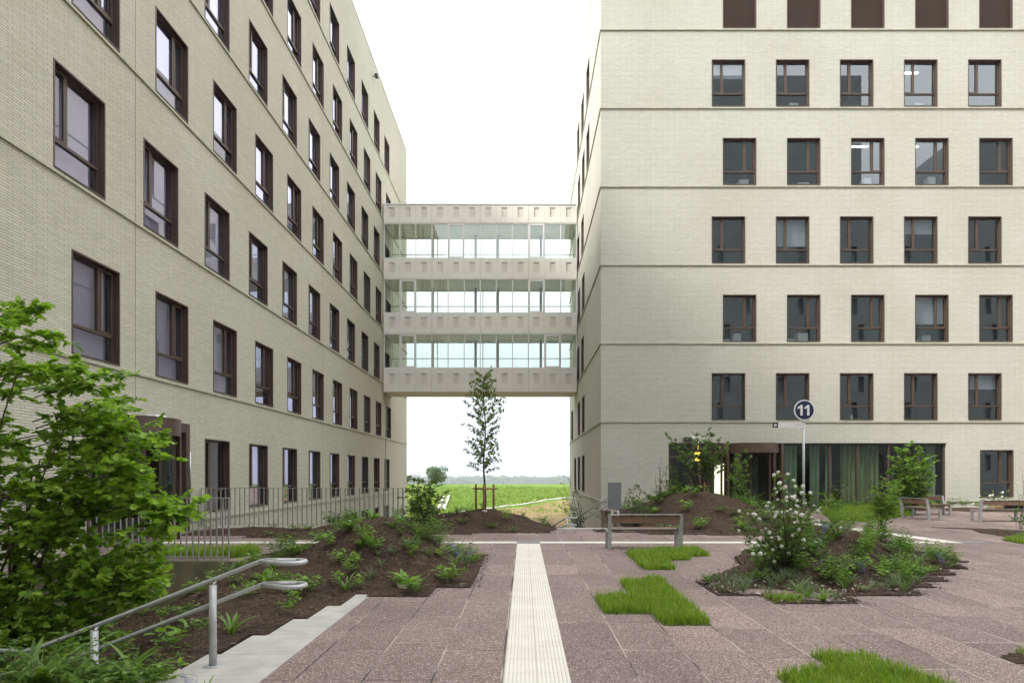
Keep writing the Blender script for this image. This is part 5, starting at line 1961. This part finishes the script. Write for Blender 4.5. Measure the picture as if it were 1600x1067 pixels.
strew(bedE, [
    ('hosta', 11, 1.0, 1.5, "broad strap leaved clump on the entrance mound", None),
    ('leafy', 22, 1.0, 1.6, "bright leafy clump on the entrance mound behind the bench", None),
    ('cover', 26, 1.0, 1.8, "low green cushion on the entrance mound", None),
    ('leafy2', 14, .8, 1.3, "bushy green plant on the crest of the entrance mound", lambda x, y: 1.0 if y > 20.5 else .1),
    ('fern', 8, .8, 1.3, "feathery plant on the entrance mound", lambda x, y: 1.0 if y > 20 else .2),
], "entrance mound", .2)
strew(bedC, [
    ('cover', 10, 1.0, 1.6, "low green cushion on the mound of the young tree", lambda x, y: 1.0 if y < 21 else 0),
    ('leafy', 8, .9, 1.4, "bright leafy clump on the mound of the young tree", lambda x, y: 1.0 if y < 21 else 0),
    ('leafy2', 14, .9, 1.4, "bushy plant on the left slope of the tree mound", lambda x, y: 1.0 if (x < -2.6 and y < 21) else 0),
    ('tuft2', 14, 1.0, 1.6, "long bladed grass tuft behind the tree mound", lambda x, y: 1.0 if (y > 19.2 and y < 21.5) else 0),
], "tree mound", .15)
strew(bedB, [('cover', 8, .8, 1.4, "low weed in the soil along the far railing", None)], "railing soil", .1)
strew(bedF, [
    ('leafy2', 22, .9, 1.5, "leafy plant in the soil along the right facade", None),
    ('leafy', 16, 1.0, 1.8, "bright leafy plant in the soil along the right facade", None),
    ('cover', 18, 1.2, 2.0, "low green cushion in the soil along the right facade", None),
], "facade bed", .1)
strew(bedW, [('cover', 10, .6, 1.0, "low weed in the worn soil patch at the right", None), ('tuft', 8, .5, .9, "small grass tuft in the worn soil patch at the right", None)], "worn patch", .05)
# white roses under the ground floor window at right
rx, ry = pt(1560, 741, 28.2).x, 28.2
ends = []
rz_ = bush("rose_bush", "low bush with white blossoms under the ground floor window at far right", "shrub", (rx, ry, .1), [pt(x, y, 28.2 + RNG.uniform(-.4, .4)) for x, y in ((1530, 775), (1540, 770), (1550, 772), (1560, 768), (1572, 772), (1580, 778), (1520, 782), (1545, 784), (1565, 784))], M['leaf_mid'], leaf=.08, twigs=5, twl=.25, per=8, start=.3, up=.05, collect=ends)
for i in list(RNG.permutation(len(ends)))[:22]:
    c = fl.copy(); COL.objects.link(c); c.parent = rz_; c.location = ends[i] - rz_.location; c.scale = (1.7, 1.7, 1.4)
for k in list(KINDS):
    if k not in used_kind: bpy.data.objects.remove(KINDS[k])

# a few stones
for px, py, lab in ((629, 921, "flat pale stone lying at the foot of the left mound"), (757, 806, "small pale stone by the tree stakes")):
    x, y = gp(px, py)
    m = MB()
    if py < 850: y = 19.1; x = pt(px, py, y).x
    zb = (bed_z(bedL if py > 850 else bedC, x, y) or 0)
    rr = .06
    n = 9
    ring = [(x + rr * (1.3 + .3 * math.sin(i * 2.1)) * math.cos(2 * math.pi * i / n), y + rr * math.sin(2 * math.pi * i / n) * (1 + .2 * math.cos(i * 3))) for i in range(n)]
    m.prism(ring, zb - .01, zb + .045)
    tag(m.build("stone", M['pebble']), lab, "stone", "loose stones")

# ---------------------------------------------------------------- the land beyond
PX_, PY_ = [-10.9, -8.2, -5.4, -2.3, 1.8, 5.9, 8.4], [67.0, 67.8, 71.8, 79.0, 83.3, 87.5, 90.1]


def meadow_tufts():
    n = 60000
    y = 62 + (118 - 62) * RNG.random(n) ** .9
    x = RNG.uniform(-.27, .17, n) * y
    e = np.array([b_ - np.interp(a_, PX_, PY_) for a_, b_ in zip(x, y)])
    keep = (e > .6) | (RNG.random(n) < .10)
    keep &= ~((np.abs(e) < .9))
    x, y, e = x[keep], y[keep], e[keep]
    n = len(x)
    z = np.array([terrain_z(a, b) for a, b in zip(x, y)])
    P = np.stack([x, y, z - .03], 1)
    cl = np.array([mnoise.noise(Vector((a * .22, b * .22, 5))) for a, b in zip(x, y)])
    A = np.stack([RNG.normal(size=n) * .5, RNG.normal(size=n) * .5, np.ones(n)], 1)
    N = RNG.normal(size=(n, 3)) * np.array([1, 1, .2])
    S = RNG.uniform(.14, .34, n) * (1 + .6 * cl)
    o = leaves("meadow_grass", P, A, N, np.maximum(S, .09), 'quad', M['meadow_blade'])
    tag(o, kind='stuff')


meadow_tufts()
def slope_hit(px, py):
    """where the sight line through a pixel meets the slope"""
    y = 40.0
    while y < 130:
        if EYE - (py - VY) * y / F <= terrain_z((px - VX) / F * y, y) and y > 56: break
        y += .25
    return Vector(((px - VX) / F * y, y))


pm = MB()
wp = [slope_hit(*p) for p in ((660, 808), (700, 804), (745, 797.5), (790, 791), (840, 784.5), (885, 778.5))]
wp.append(wp[-1] + (wp[-1] - wp[-2]) * .6)
for i in range(len(wp) - 1):
    d = (wp[i + 1] - wp[i]).normalized(); s_ = Vector((-d.y, d.x)) * .20
    n = 12
    f = lambda v, dz: (v.x, v.y, terrain_z(v.x, v.y) + dz)
    for k in range(n):
        p, q = wp[i].lerp(wp[i + 1], k / n), wp[i].lerp(wp[i + 1], (k + 1) / n)
        pm.face([f(p - s_, .12), f(q - s_, .12), f(q + s_, .12), f(p + s_, .12)])
        pm.face([f(p - s_, -.3), f(q - s_, -.3), f(q - s_, .12), f(p - s_, .12)])
tag(pm.build("path", M['concrete']), kind='structure')
# pale concrete gutter stair on the slope
g0, g1 = slope_hit(689, 796), slope_hit(698, 776)
gr = MB()
d = (g1 - g0).normalized(); s_ = Vector((d.y, -d.x)); L = (g1 - g0).length
n = 10
for k in range(n):
    p = g0 + d * (L * (k + .5) / n)
    z = terrain_z(p.x, p.y)
    h = L / n / 2
    for o in (-.36, .36):
        c = p + s_ * o
        gr.prism([tuple(c - s_ * .11 - d * h), tuple(c + s_ * .11 - d * h), tuple(c + s_ * .11 + d * h * .97), tuple(c - s_ * .11 + d * h * .97)], z - .4, z + .34)
    gr.prism([tuple(p - s_ * .24 - d * h * .3), tuple(p + s_ * .24 - d * h * .3), tuple(p + s_ * .24 + d * h * .3), tuple(p - s_ * .24 + d * h * .3)], z - .4, z + .16)
q = [g0 + s_ * a + d * b for a, b in ((-.75, -1.6), (.75, -1.6), (.5, -.05), (-.5, -.05))]
z = terrain_z(g0.x, g0.y)
gr.prism([tuple(v) for v in q], z - .5, z + .22)
tag(gr.build("gutter_stair", M['white_tile']), "pale concrete stair like gutter running up the green slope", "gutter")
# lamp post far off
lp = MB()
lx, ly = pt(654.5, 741, 95).x, 95.0
lp.tube([(lx, ly, terrain_z(lx, ly)), (lx, ly, EYE + .2), (lx - .2, ly, EYE + .75), (lx - .8, ly, EYE + .9)], [.09, .08, .07, .06], 8)
tag(lp.build("street_lamp", M['grey_paint']), "thin grey lamp post standing on the slope beside the left block corner", "lamp")


def far_tree(name, label, x, y, z, r, h, n, leaf, group=None, mat=None):
    root = empty(name, (x, y, z))
    tag(root, label, "tree", group)
    t = MB(); t.tube([(x, y, z - 1), (x + .1, y, z + h * .35), (x, y, z + h * .7)], [r * .09, r * .07, r * .03], 7)
    for k in range(6):
        a = k * 1.1
        t.tube([(x, y, z + h * .3), (x + math.cos(a) * r * .6, y + math.sin(a) * r * .6, z + h * (.5 + .06 * k))], [r * .05, r * .015], 5)
    t.build("trunk", M['bark'], root, root.location)
    P, N = [], []
    lobes = [Vector((RNG.normal() * r * .42, RNG.normal() * r * .42, h * RNG.uniform(.35, .82))) for _ in range(14)]
    for k in range(n):
        c = lobes[k % 14]
        v = Vector(RNG.normal(size=3)).normalized() * r * .48 * RNG.uniform(.5, 1.0) ** .5
        p = Vector((x, y, z)) + c + Vector((v.x, v.y, v.z * .8))
        if p.z < z + h * .06: p.z = z + h * RNG.uniform(.08, .3)
        P.append(tuple(p)); N.append(tuple(v + Vector((0, 0, r * .3)) + rv(r * .3)))
    P = np.array(P); n = len(P)
    leaves("crown", P, RNG.normal(size=(n, 3)), N, RNG.uniform(.6, 1.3, n) * leaf, 'oval', mat or M['leaf_far'], root, (x, y, z))
    return root


far_tree("round_tree", "round leafy tree standing alone on the far side of the green field", pt(681, 741, 150).x, 150, pt(0, 760, 150).z, 2.7, 4.9, 2600, .42)
far_tree("round_tree", "small bush like tree half hidden at the corner of the left block", pt(634, 741, 140).x, 140, pt(0, 760, 140).z, 1.2, 2.6, 700, .35)
# grey dome beyond the field
dm = MB()
dx, dy = pt(646, 741, 420).x, 420.0
n, mth = 24, 8
rr = 5.8
zb = pt(0, 757, 420).z - 4
for i in range(n):
    for j in range(mth):
        def sp_(a, b):
            th, ph = 2 * math.pi * a / n, math.pi / 2 * b / mth
            return (dx + rr * math.cos(th) * math.cos(ph), dy + rr * math.sin(th) * math.cos(ph), zb + 4 + 7.4 * math.sin(ph))
        dm.face([sp_(i, j), sp_(i + 1, j), sp_(i + 1, j + 1), sp_(i, j + 1)], 0, True)
dm.tube([(dx, dy, zb - 20), (dx, dy, zb + 4)], rr, 24)
dm.box(dx + 4, dx + 14, dy, dy + 8, zb - 20, zb + 7)
tag(dm.build("domed_hall", simple("far_grey_roof", (.20, .20, .21), .8)), "distant grey domed hall left of the round far tree", "building")
# far treeline reads as one mass
n = 9000
x = RNG.uniform(-330, 330, n); y = 1300 + RNG.uniform(-40, 40, n)
top = np.array([5 + 5.0 * mnoise.noise(Vector((a * .012, 1, 2))) + 4.0 * mnoise.noise(Vector((a * .06, 5, 2))) for a in x])
z0_ = EYE - 20.5 * 1300 / F * .87
z = z0_ + RNG.random(n) ** .6 * (12 + top)
tl = leaves("far_treeline", np.stack([x, y, z], 1), RNG.normal(size=(n, 3)), RNG.normal(size=(n, 3)) + np.array([0, -1, 1]), RNG.uniform(4, 8, n), 'oval', M['leaf_far'])
tag(tl, kind='stuff')

# ---------------------------------------------------------------- hazy air round the whole scene
hz = MB()
hz.box(-2600, 2600, -320, 3100, -52, 62)
hm = bpy.data.materials.new("hazy_air"); hm.use_nodes = True
hn = hm.node_tree; hn.nodes.clear()
ho = hn.nodes.new('ShaderNodeOutputMaterial'); hv = hn.nodes.new('ShaderNodeVolumePrincipled')
hv.inputs['Color'].default_value = (.86, .92, 1.0, 1)
hv.inputs['Density'].default_value = 0.00038
hv.inputs['Anisotropy'].default_value = 0.2
hn.links.new(hv.outputs[0], ho.inputs['Volume'])
tag(hz.build("haze", hm), kind='stuff')
